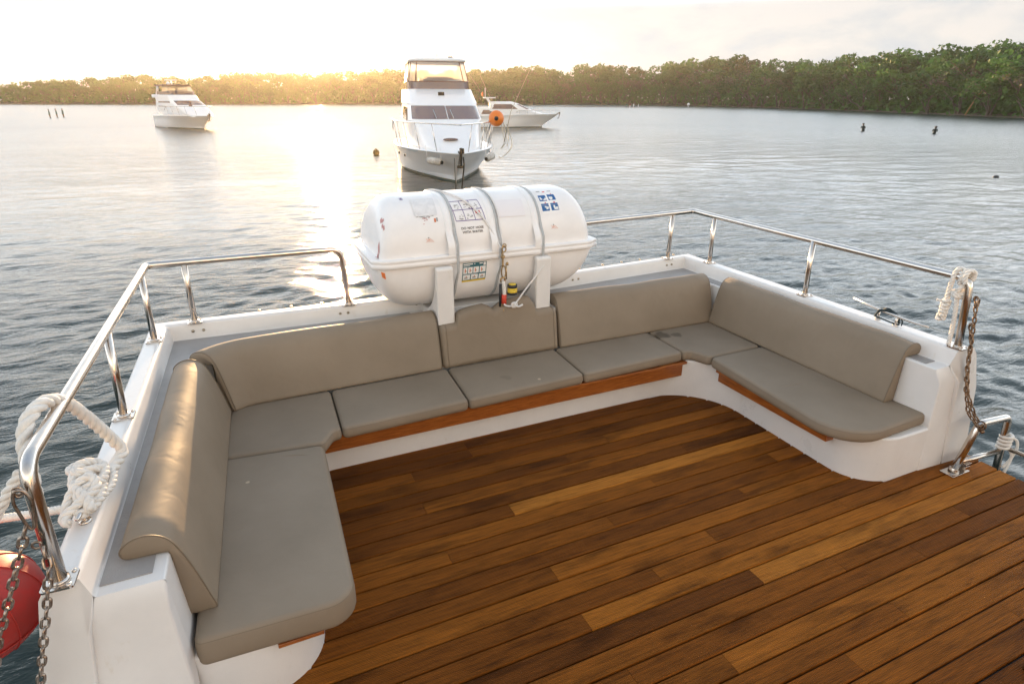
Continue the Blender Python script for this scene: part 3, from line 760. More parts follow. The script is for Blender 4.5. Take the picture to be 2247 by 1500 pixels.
decal('label', q, [(2.435,1.24),(2.612,1.24),(2.608,.54),(2.425,.53)], [M['canister'], M['ink_blue'], M['paperwhite'], M['ink_red'], M['ink_grey']])
for cx_, t_ in ((1.392,.232),(2.521,.27)):
    q = [(.0,.0,1,1,0)]
    for k in range(3):
        for j in range(6): q.append((.12+k*.25+j*.075, .3+j*.11, .20+k*.25+j*.075, .40+j*.11, 1))
    for j in range(5): q.append((.15+j*.09, .85-j*.11, .24+j*.09, .95-j*.11, 1))
    q.append((.40,.08,.54,.26,2))
    decal('label', q, [(cx_-.032,t_+.052),(cx_+.032,t_+.052),(cx_+.034,t_-.045),(cx_-.034,t_-.045)], [M['canister'], M['ink_orange'], M['ink_dark']])
decal('label', [(.1,.1,.8,.25,0),(.2,.4,.9,.5,0),(.1,.7,.9,.85,0),(.45,.2,.6,.8,0)], [(1.232,1.31),(1.268,1.31),(1.265,1.20),(1.23,1.20)], [M['ink_purple']])
decal('label', [(0,0,.5,.3,0),(.3,.2,.9,.4,0),(.2,.5,.6,.75,0),(.5,.7,.9,1,0)], [(1.045,.95),(1.075,.95),(1.06,.62),(1.03,.62)], [M['ink_pink']])
decal('label', [(0,0,1,1,0)], [(.985,.55),(1.01,.55),(1.0,.25),(.98,.25)], [M['ink_pink']])
q = [(0,0,1,.90,0),(0,.90,1,1,1)]
q += [(.03,.03,.42,.08,2),(.70,.03,.84,.08,2),(.87,.02,.97,.16,2),(.48,.03,.52,.08,2),(.03,.115,.3,.14,2)]
for k, (u0, u1) in enumerate(((.03,.20),(.23,.42),(.45,.68),(.72,.97))):
    q.append((u0,.19,u1,.50,2)); q.append((u0+.06,.25,u0+.10,.44,3)); q.append((u0+.10,.33,u0+.14,.40,4))
q.append((.03,.535,.6,.555,2))
for k, (u0, u1) in enumerate(((.03,.33),(.37,.66),(.70,.97))):
    q.append((u0,.58,u1,.86,2)); q.append((u0+.06,.70,u0+.2,.80,4)); q.append((u0+.12,.64,u0+.16,.72,3))
decal('label', q, [(1.668,.04),(1.882,.04),(1.874,.385),(1.662,.395)], [M['ink_teal'], M['yellow'], M['paperwhite'], M['ink_orange'], M['ink_grey']], up=False)
decal('marker_light', [(0,0,1,1,0),(.3,.25,.75,.95,1)], [(.992,.11),(1.018,.11),(1.026,.28),(1.0,.28)], [M['orange'], M['ink_orange']], up=False, off=.004)
mb = MB()
for (x, z) in ((2.93,1.40),(2.99,1.37),(3.0,1.34)): mb.ball((x, 4.80, z), .018, 0, 8, 6, (1.2,.7,.7))
mb.build('lanyard_clip', M['dark'], raft)

# release gear hanging in front of the canister
gear = thing('release_gear', 'shackles and red-and-white release link hanging down the front of the canister', 'release gear', (1.985,4.53,.94))
def ring(mb, c, rx, rz, th, m=0, nrm='y', n=14):
    pts = []
    for a in np.linspace(0, 2*math.pi, n+1)[:-1]:
        u, w = rx*math.cos(a), rz*math.sin(a)
        pts.append((c[0]+u, c[1], c[2]+w) if nrm == 'y' else (c[0], c[1]+u, c[2]+w))
    mb.tube(pts, th, 7, m, closed=True)
gx, gy = 1.990, 4.500
mb = MB(); ring(mb, (gx+.012,gy-.01,1.400), .018,.026,.006); ring(mb, (gx,gy-.005,1.362), .013,.022,.005,0,'x'); ring(mb, (gx+.02,gy,1.425),.016,.014,.005)
mb.build('shackle', M['brass'], gear)
mb = MB(); mb.tube([(gx,gy-.01,1.345),(gx,gy-.014,1.33),(gx,gy-.014,1.265),(gx,gy-.012,1.255)], [.012,.008,.008,.013], 10); ring(mb,(gx,gy-.012,1.335),.016,.012,.005)
mb.build('turnbuckle', M['brass'], gear)
mb = MB(); ring(mb, (gx+.008,gy-.012,1.205), .020,.052,.006); mb.tube([(gx+.026,gy-.012,1.27),(gx+.05,gy-.015,1.262)], .007, 8); mb.ball((gx+.04,gy-.012,1.275), .013, 0, 8, 6); mb.tube([(gx+.03,gy-.015,1.26),(gx+.033,gy-.015,1.14)], .006, 8)
mb.build('shackle', M['brass'], gear)
mb = MB(); ring(mb, (gx,gy-.012,1.135), .020,.022,.008); mb.build('shackle', M['brass'], gear)
mb = MB(); rope(mb, [(gx,gy-.02,1.125),(gx+.006,gy-.022,1.08),(gx+.01,gy-.022,1.02),(gx+.006,gy-.022,.985)], .016, .08)
lk = mb.build('weak_link', M['rope'], gear)
mb = MB(); mb.tube([(gx+.008,gy-.022,1.01),(gx+.006,gy-.022,.93)], .0215, 12); mb.build('red_sleeve', M['redtape'], lk)
mb = MB(); mb.tube([(gx-.018,gy-.005,1.10),(gx-.020,gy-.005,.90)], .013, 8); mb.build('backing_rod', M['dark'], gear)
mb = MB()
for k, (z0, z1, m_) in enumerate(((1.005,1.022,0),(1.022,1.045,1),(1.045,1.062,1),(1.062,1.088,0),(1.088,1.094,2))): mb.tube([(gx+.085,gy-.02,z0),(gx+.085,gy-.02,z1)], .043 if m_ != 2 else .033, 20, m_)
mb.build('release_unit', [M['dark'], M['yellow'], M['yellow']], gear)
mb = MB(); ring(mb, (gx,gy-.015,.905), .013,.024,.0055); ring(mb, (gx,gy-.015,.868), .016,.018,.0055,0,'x'); ring(mb,(gx+.015,gy-.015,.885),.014,.012,.005)
mb.build('shackle', M['brass'], gear)
mb = MB(); mb.tube([(gx,gy-.015,.86),(gx,gy-.015,.775)], .0095, 10); mb.ball((gx,gy-.015,.86), .014, 0, 8, 6); mb.build('eye_bolt', M['steel'], gear)
# cords over the canister
cords = thing('cord', 'thin white cord looped over the raft canister and knotted at the release link', 'cord', (gx,4.55,1.42))
def onlid(x, t, off=.012): return shell(x, t, True, off)
mb = MB()
pa = [onlid(1.55,1.9), onlid(1.60,1.6), onlid(1.68,1.25), onlid(1.78,.92), onlid(1.86,.6), onlid(1.93,.3), (1.975,4.525,1.425), (2.0,4.50,1.40)]
mb.tube(spline(pa, 8), .0085, 8)
pb = [onlid(1.985,1.9), onlid(1.99,1.5), onlid(2.0,1.1), onlid(2.01,.7), onlid(2.01,.35), (2.005,4.51,1.41)]
mb.tube(spline(pb, 8), .006, 8)
mb.build('loop', M['cord'], cords)
mb = MB()
pc = [(gx,gy-.03,.94),(gx+.01,gy-.045,.918),(gx+.05,gy-.045,.905),(gx+.09,gy-.04,.912),(gx+.13,gy-.03,.94),(gx+.22,4.49,1.03),(gx+.32,4.50,1.13),(gx+.40,4.51,1.215)]
mb.tube(spline(pc, 8), .0075, 8)
mb.tube(spline([(gx+.09,gy-.05,.91),(gx+.13,gy-.055,.895),(gx+.17,gy-.05,.905)], 5), .009, 8)
for k in range(3): ring(mb, (gx+.085+k*.008,gy-.045,.912), .016,.020,.009,0,'x' if k % 2 else 'y')
mb.build('tail', M['cord'], cords)

# ------------------------------------------------------------------ ropes, chains, buoy on board
rp = thing('mooring_rope', 'thick twisted white rope arching over the near handrail', 'rope', (-.75,2.5,1.45))
mb = MB()
pa = [(-.70,2.86,.965),(-.672,2.99,.965),(-.655,3.045,.985),(-.675,3.035,1.04),(-.70,2.95,1.17),(-.73,2.84,1.32),(-.75,2.74,1.415),(-.775,2.63,1.465),(-.81,2.545,1.445),(-.825,2.49,1.38),(-.82,2.44,1.30),(-.82,2.40,1.20)]
rope(mb, spline(pa, 10), .027, .150); mb.build('line', M['rope'], rp)
kn = thing('rope_knot', 'bulky white rope knotted in loops round a cleat on the near gunwale', 'rope', (-.75,2.68,.97))
mb = MB(); cz = .985
def loop(pts, r=.021, pitch=.12): rope(mb, spline(pts, 7), r, pitch)
loop([(-.77,2.52,.975),(-.70,2.60,.985),(-.69,2.76,1.0),(-.72,2.90,1.03),(-.80,2.90,1.01),(-.81,2.76,1.0),(-.77,2.62,1.02),(-.70,2.58,1.0)], .026)
loop([(-.82,2.60,.96),(-.74,2.66,1.04),(-.68,2.76,1.03),(-.70,2.88,1.05),(-.78,2.86,1.08),(-.80,2.72,1.05),(-.74,2.60,1.03),(-.71,2.53,.985)], .025)
loop([(-.70,2.92,.97),(-.78,2.96,1.03),(-.83,2.86,1.06),(-.78,2.77,1.08),(-.71,2.80,1.07),(-.69,2.88,1.02)], .024)
loop([(-.83,2.54,.965),(-.80,2.66,1.035),(-.73,2.72,1.075),(-.695,2.66,1.04),(-.76,2.57,1.015),(-.82,2.52,.985),(-.80,2.48,.965)], .024)
loop([(-.71,2.84,.965),(-.67,2.93,.975),(-.66,2.80,.965),(-.69,2.68,.965),(-.72,2.58,.965)], .021)
c_ = np.array((-.745,2.735,.945)); mb.v = [tuple(c_+(np.array(v)-c_)*np.array((.84,.80,.86))) for v in mb.v]
mb.build('loops', M['rope'], kn)
wl = thing('white_line', 'taut white braided line leading out from the knotted cleat over the water', 'rope', (-.9,2.6,.98))
mb = MB(); rope(mb, [(-.80,2.62,.985),(-1.1,2.64,1.0),(-1.9,2.68,1.06)], .017, .05, nstr=4); mb.build('line', M['rope'], wl)
# red buoy hanging outside
by_ = thing('buoy', 'round red plastic buoy hanging outside the near gunwale on a knotted white rope', 'buoy', (-1.15,2.45,.735))
mb = MB(); prof_b = []
for t in np.linspace(0, math.pi, 26):
    r = .245*math.sin(t)**.80; z = .188*math.cos(t)
    prof_b.append((max(r,.0005), z))
prof_b = [(.0005,.262),(.035,.262),(.042,.255),(.046,.235),(.050,.20)]+[p for p in prof_b if p[0] > .055 and p[1] > 0]+[p for p in prof_b if p[1] <= 0]
mb.grid([[(-1.15+r*math.cos(a), 2.45+r*math.sin(a), .735+z) for a in np.linspace(0, 2*math.pi, 37)[:-1]] for r, z in prof_b], 0, closeu=True)
bd_ = mb.build('body', M['red'], by_)
mb = MB()
for k in range(9):
    a0 = k*2*math.pi/9; mb.tube([(-1.15+(.246*math.sin(t)**.80)*math.cos(a0), 2.45+(.246*math.sin(t)**.80)*math.sin(a0), .735+.189*math.cos(t)) for t in np.linspace(.5, 2.4, 14)], .0035, 5)
mb.tube([(-1.15+.232*math.cos(a), 2.45+.232*math.sin(a), .66) for a in np.linspace(0,2*math.pi,41)[:-1]], .004, 5, closed=True)
mb.build('moulding_rib', M['red'], bd_)
br = thing('buoy_rope', 'knotted white rope holding the red buoy beside the chain', 'rope', (-1.0,2.4,1.1))
mb = MB()
loop([(-.84,2.42,1.30),(-.90,2.42,1.22),(-.97,2.42,1.12),(-1.04,2.42,1.02),(-1.12,2.43,.95)], .021)
loop([(-1.0,2.40,1.10),(-1.06,2.37,1.06),(-1.03,2.40,.98),(-1.10,2.38,.97),(-1.13,2.40,1.02),(-1.06,2.42,1.07)], .019)
loop([(-1.09,2.38,.98),(-1.17,2.38,.97),(-1.19,2.42,.93),(-1.12,2.42,.92),(-1.06,2.40,.95),(-1.14,2.37,.93),(-1.22,2.38,.945)], .019)
mb.build('line', M['rope'], br)
# chains
def carabiner(mb, c, h=.075, w=.024, th=.0055, tilt=0.):
    pts = [(-.3,.5),(-.05,.53),(.25,.48),(.5,.25),(.42,0),(.2,-.42),(0,-.52),(-.2,-.42),(-.42,0),(-.5,.25)]
    P = spline([(c[0]+x*w*2+tilt*y*h, c[1], c[2]+y*h*2) for x, y in pts], 4, closed=True)
    mb.tube(P, th, 8, closed=True)
cl = thing('chain', 'steel chain on a snap hook hanging from the bend of the near handrail', 'chain', (-.80,2.2,1.33), 0, 'steel safety chains')
mb = MB(); ring(mb, (-.795,2.212,1.335), .012,.020,.0045); carabiner(mb, (-.790,2.205,1.265)); mb.build('snap_hook', M['chainsteel'], cl)
mb = MB(); chain(mb, [(-.803,2.20,1.205),(-.83,2.20,1.135),(-.875,2.20,1.03),(-.93,2.20,.90),(-.99,2.20,.77),(-1.04,2.20,.62)], .056, .036, .0058); mb.build('links', M['chainsteel'], cl)
cl = thing('chain', 'steel chain hanging down from the foot of the near rail post', 'chain', (-.775,2.16,1.11), 0, 'steel safety chains')
mb = MB(); chain(mb, [(-.772,2.19,1.115),(-.770,2.16,1.04),(-.805,2.15,.90),(-.835,2.14,.80),(-.875,2.13,.66),(-.915,2.12,.50),(-.945,2.11,.30)], .052, .033, .0055); mb.build('links', M['chainsteel'], cl)
cl = thing('chain', 'rusty chain hung in two strands between far rail post and gate frame', 'chain', (4.59,2.2,1.25), 0, 'steel safety chains')
mb = MB(); chain(mb, [(4.60,2.268,1.300),(4.592,2.235,1.16),(4.580,2.205,1.00),(4.575,2.175,.80),(4.580,2.13,.62),(4.630,2.065,.46),(4.66,2.03,.40)], .050, .032, .0058)
chain(mb, [(4.588,2.245,1.10),(4.575,2.200,.98),(4.548,2.165,.82),(4.530,2.12,.66),(4.545,2.07,.50),(4.59,2.01,.41),(4.64,2.00,.385)], .050, .032, .0058)
mb.build('links', M['rustchain'], cl)
mb = MB(); ring(mb, (4.605,2.25,1.255), .014,.034,.006); mb.build('long_link', M['chainsteel'], cl)
mb = MB(); ring(mb, (4.662,2.02,.395), .030,.030,.006,0,'x'); ring(mb, (4.672,2.02,.375), .022,.026,.007); mb.ball((4.68,2.01,.345), .016, 0, 8, 6); mb.build('shackle', M['rustchain'], cl)
# rope on the far rail
rr_ = thing('tied_rope', 'white rope tied over the far handrail end with a knotted hanging tail', 'rope', (4.56,2.38,1.45))
mb = MB()
loop([(4.545,2.405,1.115),(4.535,2.412,1.18),(4.535,2.415,1.28),(4.535,2.415,1.38),(4.545,2.41,1.45),(4.565,2.395,1.472),(4.59,2.38,1.45),(4.585,2.37,1.40),(4.555,2.37,1.375)], .0165, .085)
loop([(4.55,2.37,1.37),(4.535,2.36,1.42),(4.55,2.355,1.465),(4.575,2.345,1.465),(4.595,2.34,1.43),(4.58,2.34,1.385),(4.55,2.345,1.36),(4.535,2.36,1.33),(4.555,2.37,1.30)], .0165, .085)
loop([(4.535,2.33,1.38),(4.530,2.335,1.44),(4.555,2.325,1.472),(4.59,2.315,1.455),(4.595,2.32,1.40)], .0165, .085)
loop([(4.525,2.375,1.30),(4.555,2.34,1.30),(4.585,2.35,1.32),(4.575,2.385,1.315),(4.54,2.39,1.30),(4.53,2.36,1.285),(4.56,2.34,1.28)], .0165, .08)
loop([(4.55,2.36,1.28),(4.545,2.34,1.15),(4.54,2.325,1.02),(4.535,2.32,.935)], .0145, .075)
for k in range(6):
    z = 1.235-k*.026; cx_ = 4.535-.003*k; a = k*.8
    loop([(cx_+.020*math.cos(a+t), 2.412+.020*math.sin(a+t), z+.006*math.sin(t*2)) for t in np.linspace(0, 5.8, 7)], .0135, .06)
mb.tube([(4.52,2.43,1.232),(4.50,2.46,1.236)], .008, 8)
mb.build('line', M['rope'], rr_)
# dark rope on the far cleat
dr = thing('dark_rope', 'thin dark teal line coiled in a hoop on the far gunwale cleat', 'rope', (4.59,2.83,.99))
mb = MB()
for k in range(7):
    a = rr.uniform(-.012,.012); b_ = rr.uniform(-.012,.014)
    mb.tube(spline([(4.585+a,2.925,.955+b_*.5),(4.59+b_,2.90,1.005+a),(4.595+a,2.84,1.022+b_),(4.60+b_,2.77,1.005+a),(4.60+a,2.735,.955+b_)], 6), .006, 6)
mb.tube(spline([(4.575,2.93,.95),(4.572,2.85,.945),(4.578,2.76,.938),(4.60,2.73,.935)], 5), .006, 6)
mb.tube(spline([(4.60,2.735,.99),(4.61,2.72,.96),(4.60,2.715,.93)], 5), .006, 6)
mb.build('coil', M['navyrope'], dr)
# cream rope round the gate post
gr = thing('gate_rope', 'cream rope wound round the outboard gate post with loose ends', 'rope', (5.05,2.01,.2))
mb = MB()
for k in range(4):
    z = .20-k*.03; mb.tube([(5.052+.036*math.cos(t), 2.012+.036*math.sin(t), z+.004*t) for t in np.linspace(0, 2*math.pi, 15)], .012, 7)
mb.tube(spline([(5.07,1.98,.21),(5.10,1.96,.19),(5.115,1.95,.12),(5.10,1.96,.03),(5.07,1.98,-.05)], 5), .010, 7)
mb.tube(spline([(5.06,1.97,.12),(5.09,1.955,.06),(5.085,1.96,-.06),(5.075,1.97,-.14)], 5), .011, 7)
mb.build('coil', M['rope'], gr)

# ------------------------------------------------------------------ water
def water():
    cx, cy = 2.0, 2.5
    rad_ = [2.2]
    while rad_[-1] < 420: rad_.append(rad_[-1]*(1.0068 if rad_[-1] < 50 else 1.011))
    rad_ = np.array(rad_); ns = 1100
    ang = np.linspace(0, 2*np.pi, ns, endpoint=False)
    rr, aa = np.meshgrid(rad_, ang, indexing='ij')
    X = cx+rr*np.cos(aa); Y = cy+rr*np.sin(aa); Z = np.zeros_like(X)
    cell = rr*.0080
    g = np.random.default_rng(11)
    wd0 = R(78)                                   # ripples run mostly along y, crests along x
    for lam, amp, k, spread in ((3.6,.0050,12,.45),(1.9,.0064,16,.5),(1.05,.0078,26,.65),(.62,.0062,32,.75),(.38,.0038,32,.9)):
        for j in range(k):
            l = lam*g.uniform(.75,1.3); th = wd0+g.normal(0, spread); ph = g.uniform(0, 6.283)
            kx, ky = 2*np.pi/l*math.cos(th), 2*np.pi/l*math.sin(th)
            # groups of waves: slow envelope
            ex, ey = kx*.07*g.normal(), ky*.05*g.normal(); ep = g.uniform(0, 6.283)
            att = np.clip((l/cell-2.2)/2.5, 0, 1)
            s = np.sin(kx*X+ky*Y+ph)
            Z += amp/math.sqrt(k)*1.9*att*(s+.22*(s*s-.5))*(.75+.55*np.sin(ex*X+ey*Y+ep))
    patch = .72+.28*np.sin(.031*X+.021*Y+1)*np.sin(.017*X-.045*Y+.5)+.12*np.sin(.11*X+.2*Y)
    Z *= patch*np.clip((430-rr)/100, 0, 1)
    nr = len(rad_)
    v = np.stack([X, Y, Z+ZW], -1).reshape(-1, 3)
    far = np.stack([cx+4200*np.cos(ang), cy+4200*np.sin(ang), np.full(ns, ZW)], -1)
    v = np.vstack([v, far])
    i = np.arange(nr)[:, None]; j = np.arange(ns)[None, :]
    a = (i*ns+j); b = i*ns+(j+1) % ns; c = (i+1)*ns+(j+1) % ns; d = (i+1)*ns+j
    q = np.stack([a+0*j, b+0*i, c, d], -1).reshape(-1, 4)
    me = bpy.data.meshes.new('water')
    me.vertices.add(len(v)); me.vertices.foreach_set('co', v.ravel())
    me.loops.add(q.size); me.loops.foreach_set('vertex_index', q.ravel().astype(np.int32))
    me.polygons.add(len(q)); me.polygons.foreach_set('loop_start', np.arange(0, q.size, 4, dtype=np.int32))
    me.polygons.foreach_set('use_smooth', np.ones(len(q), bool))
    me.update(calc_edges=True); me.validate()
    m, nt, out = nodes('sea water'); bs = N(nt, 'ShaderNodeBsdfPrincipled', Roughness=.045, IOR=1.333); L(nt, bs.outputs[0], out.inputs[0])
    bs.inputs['Base Color'].default_value = (.015,.027,.023,1)
    tc = N(nt, 'ShaderNodeTexCoord')
    mp = N(nt, 'ShaderNodeMapping'); mp.inputs['Scale'].default_value = (.55,1.5,1); mp.inputs['Rotation'].default_value = (0,0,R(8)); L(nt, tc.outputs['Object'], mp.inputs[0])
    n1 = N(nt, 'ShaderNodeTexNoise', Scale=3.4, Detail=5, Roughness=.58, Distortion=.3); L(nt, mp.outputs[0], n1.inputs['Vector'])
    b1 = N(nt, 'ShaderNodeBump', Strength=.7, Distance=.045); L(nt, n1.outputs['Fac'], b1.inputs['Height'])
    mp2 = N(nt, 'ShaderNodeMapping'); mp2.inputs['Scale'].default_value = (.16,.5,1); mp2.inputs['Rotation'].default_value = (0,0,R(-6)); L(nt, tc.outputs['Object'], mp2.inputs[0])
    n2 = N(nt, 'ShaderNodeTexNoise', Scale=1.5, Detail=3, Roughness=.5); L(nt, mp2.outputs[0], n2.inputs['Vector'])
    b2 = N(nt, 'ShaderNodeBump', Strength=.6, Distance=.08); L(nt, n2.outputs['Fac'], b2.inputs['Height']); L(nt, b1.outputs[0], b2.inputs['Normal'])
    mp3 = N(nt, 'ShaderNodeMapping'); mp3.inputs['Scale'].default_value = (.020,.055,1); L(nt, tc.outputs['Object'], mp3.inputs[0])
    n3 = N(nt, 'ShaderNodeTexNoise', Scale=1.0, Detail=4, Roughness=.6, Distortion=.6); L(nt, mp3.outputs[0], n3.inputs['Vector'])
    wp = N(nt, 'ShaderNodeMapRange'); wp.inputs[1].default_value = .35; wp.inputs[2].default_value = .65; wp.inputs[3].default_value = .38; wp.inputs[4].default_value = .95; L(nt, n3.outputs['Fac'], wp.inputs[0]); L(nt, wp.outputs[0], b1.inputs['Strength'])
    L(nt, b2.outputs[0], bs.inputs['Normal'])
    ln = N(nt, 'ShaderNodeVectorMath', operation='LENGTH'); L(nt, tc.outputs['Object'], ln.inputs[0])
    rg = N(nt, 'ShaderNodeMapRange'); rg.inputs[1].default_value = 8; rg.inputs[2].default_value = 90; rg.inputs[3].default_value = .05; rg.inputs[4].default_value = .27
    L(nt, ln.outputs['Value'], rg.inputs[0]); L(nt, rg.outputs[0], bs.inputs['Roughness'])
    me.materials.append(m)
    o = bpy.data.objects.new('water', me); COL.objects.link(o); struct(o)
water()

# ------------------------------------------------------------------ far shore
SH = [(-420,330),(-250,326),(-76.9,320.4),(45.8,320.8),(184,321),(217,262),(208,195),(190,150),(170.5,112.5),(153.4,77.6),(150,40),(158,-10),(170,-80)]
def sh_at(az):
    """shore distance along azimuth az (deg, clockwise from +y)"""
    d = Vector((math.sin(R(az)), math.cos(R(az)))); best = 1e9
    for a, b in zip(SH[:-1], SH[1:]):
        ax, ay = a; ex, ey = b[0]-a[0], b[1]-a[1]; den = d.x*ey-d.y*ex
        if abs(den) < 1e-9: continue
        t = (ax*ey-ay*ex)/den; u = (ax*d.y-ay*d.x)/den
        if t > 0 and -1e-6 <= u <= 1+1e-6: best = min(best, t)
    return best
TOP = [(-30,1.0),(-20,.8),(-14.5,.50),(-13.34,.53),(-12.67,.74),(-11.46,1.0),(-9.58,1.12),(-7.92,1.15),(-5.54,1.54),(-3.77,1.42),(1.4,1.71),(8.05,1.88),(14.8,2.15),(22.22,2.25),(26.96,2.45),(29.72,2.35),(33.2,2.81),(35.53,2.48),(37.43,2.41),(39.23,3.02),(42.47,3.19),(44.89,3.39),(46.96,3.19),(49.64,2.94),(54.23,3.16),(55.66,3.27),(58.08,3.64),(59.44,3.53),(61.14,3.95),(62.11,3.65),(66,3.9),(75,4.0),(100,4)]
def top_el(az): return float(np.interp(az, [t[0] for t in TOP], [t[1] for t in TOP]))
CAMZ = 2.565
# land: a low muddy bank that rises slowly inland
mb = MB(); rows = []
for off, z in ((-3,ZW-.5),(0,ZW+.03),(5,ZW+.35),(12,ZW+.8),(60,ZW+1.6),(900,ZW+2)):
    r = []
    for i, (x, y) in enumerate(SH):
        a = Vector(SH[max(0,i-1)]); b = Vector(SH[min(len(SH)-1,i+1)]); t = (b-a).normalized(); nn = Vector((-t.y, t.x))
        if nn.dot(Vector((x, y)).normalized()) < 0: nn = -nn
        rad0 = Vector((x, y)).normalized()
        dirv = nn if off < 20 else rad0
        r.append((x+dirv.x*off, y+dirv.y*off, z))
    rows.append(r)
mb.grid(rows, 0)
M['mud'] = pbr('muddy sand bank', (.17,.125,.085), .9, col2=(.085,.06,.04), vs=.12)
struct(mb.build('shore', M['mud']))

def leaf_mat(name, c1, c2, tr=.35):
    m, nt, out = nodes(name); b = N(nt, 'ShaderNodeBsdfPrincipled', Roughness=.6); b.inputs['Specular IOR Level'].default_value = .25
    g = N(nt, 'ShaderNodeNewGeometry'); oi = N(nt, 'ShaderNodeObjectInfo')
    ad = N(nt, 'ShaderNodeMath', operation='MULTIPLY_ADD'); L(nt, oi.outputs['Random'], ad.inputs[0]); ad.inputs[1].default_value = .70
    mu = N(nt, 'ShaderNodeMath', operation='MULTIPLY'); L(nt, g.outputs['Random Per Island'], mu.inputs[0]); mu.inputs[1].default_value = .30; L(nt, mu.outputs[0], ad.inputs[2])
    c = ramp(nt, ad.outputs[0], [(.1, c1), (.9, c2)])
    L(nt, c, b.inputs['Base Color']); t = N(nt, 'ShaderNodeBsdfTranslucent'); L(nt, c, t.inputs[0])
    mx = N(nt, 'ShaderNodeMixShader'); mx.inputs[0].default_value = tr; L(nt, b.outputs[0], mx.inputs[1]); L(nt, t.outputs[0], mx.inputs[2]); L(nt, mx.outputs[0], out.inputs[0])
    return m
M['leaf'] = leaf_mat('mangrove leaves', (.026,.076,.016), (.078,.175,.032))
M['leaf2'] = leaf_mat('olive leaves', (.060,.068,.022), (.13,.125,.042))
M['twig'] = leaf_mat('bare twigs', (.085,.066,.048), (.16,.13,.10), .1)
M['bark'] = pbr('grey-brown bark', (.10,.078,.058), .9, var=.4, vs=1.5)

def leafcards(mb, c, r, n, size, flat=.8, m=0, shell_=True):
    for _ in range(n):
        d = rng.normal(size=3); d /= np.linalg.norm(d)
        q = r*(rng.uniform(.55,1.05) if shell_ else rng.uniform(0,1)**.4)
        p = np.array(c)+d*q*np.array([1,1,flat])
        nrm = d*.6+rng.normal(size=3)*.55+np.array([0,0,.25]); nrm /= np.linalg.norm(nrm)
        a = np.cross(nrm, rng.normal(size=3)); a /= np.linalg.norm(a); b = np.cross(nrm, a)
        s = size*rng.uniform(.6,1.35); w = s*rng.uniform(.45,.75)
        vs = [p+a*s*.5, p+b*w*.5+a*s*.12, p-a*s*.5, p-b*w*.5+a*s*.05]
        mb.add(vs, [(0,1,2,3)], m, False)
def make_tree(name, label, H, spread, kind, group):
    """a tapered forked trunk and a crown of leaf clumps at the limb ends; unit built at the origin"""
    t = thing(name, label, 'tree', (0,0,0), 0, group)
    tr = MB(); cr = MB(); tips = []
    def limb(p, d, ln, r, depth):
        pts = [p]; q = Vector(p); dd = Vector(d)
        for _ in range(4):
            dd = (dd+Vector(rng.normal(size=3))*.16+Vector((0,0,.05))).normalized(); q = q+dd*ln/4; pts.append(tuple(q))
        tr.tube(pts, [r*(1-.13*i) for i in range(5)], 5)
        if depth == 0 or (depth == 1 and rng.random() < .2): tips.append(tuple(q)); return
        for _ in range(rng.integers(2, 4)):
            nd = (dd+Vector(rng.normal(size=3))*.75*spread); nd.z = abs(nd.z)*.8+.12
            limb(tuple(q), nd.normalized(), ln*rng.uniform(.6,.85), r*.55, depth-1)
    nb = {'bush': 4, 'mangrove': 3, 'tall': 1, 'twiggy': 3}[kind]
    for _ in range(nb):
        d = Vector((rng.normal()*.45*spread, rng.normal()*.45*spread, 1)).normalized()
        limb((rng.normal()*.25, rng.normal()*.25, -.4), d, H*(.30 if kind != 'tall' else .42), H*.018, 2 if kind != 'bush' else 1)
    tz = max(p[2] for p in tips)
    sc = H*.90/tz
    for i, v in enumerate(tr.v): tr.v[i] = (v[0]*sc, v[1]*sc, v[2]*sc)
    for p in tips:
        p = (p[0]*sc, p[1]*sc, p[2]*sc)
        if kind == 'twiggy': leafcards(cr, p, H*.13, 34, .38, .8, 0, False); leafcards(cr, p, H*.12, 8, .55, .8, 1)
        elif kind == 'tall': leafcards(cr, p, H*.085, 60, .55, .55)
        elif kind == 'bush': leafcards(cr, p, H*.25, 85, .60, .75)
        else: leafcards(cr, p, H*.125, 62, .62, .7)
    if kind in ('mangrove', 'twiggy'):
        for _ in range(9):
            a = rng.uniform(0, 6.28); q = rng.uniform(.2,.42)*H*spread
            leafcards(cr, (q*math.cos(a), q*math.sin(a), H*rng.uniform(.30,.70)), H*.13, 44 if kind == 'mangrove' else 22, .6, .7, 0 if kind == 'mangrove' else 1)
    tr.build('trunk', M['bark'], t, local=True, fix=False)
    leaf = {'bush': [M['leaf']], 'mangrove': [M['leaf']], 'tall': [M['leaf2']], 'twiggy': [M['twig'], M['leaf2']]}[kind]
    cr.build('crown', leaf, t, local=True, fix=False)
    t['H'] = H
    return t
LBL = {'bush': 'low dark green mangrove bush at the water edge of the far shore', 'mangrove': 'dense green mangrove tree with a rounded crown in the far shore wood',
       'tall': 'tall loose-crowned tree rising above the far shore wood with sky showing through', 'twiggy': 'grey-brown half-bare tree with pale limbs in the far shore wood'}
GRP = {k: {'bush': 'mangrove bushes along the far shore', 'mangrove': 'mangrove trees of the far shore wood', 'tall': 'tall trees above the far shore wood', 'twiggy': 'half-bare trees of the far shore wood'}[k] for k in LBL}
NAME = {'bush': 'mangrove_bush', 'mangrove': 'mangrove_tree', 'tall': 'tall_tree', 'twiggy': 'bare_tree'}
protos = {k: [make_tree(NAME[k], LBL[k], 10., s, k, GRP[k]) for s in sp] for k, sp in (('bush', (1.1,.9)), ('mangrove', (1.,1.15,.9)), ('tall', (.8,1.)), ('twiggy', (1.,1.15)))}
used = set()
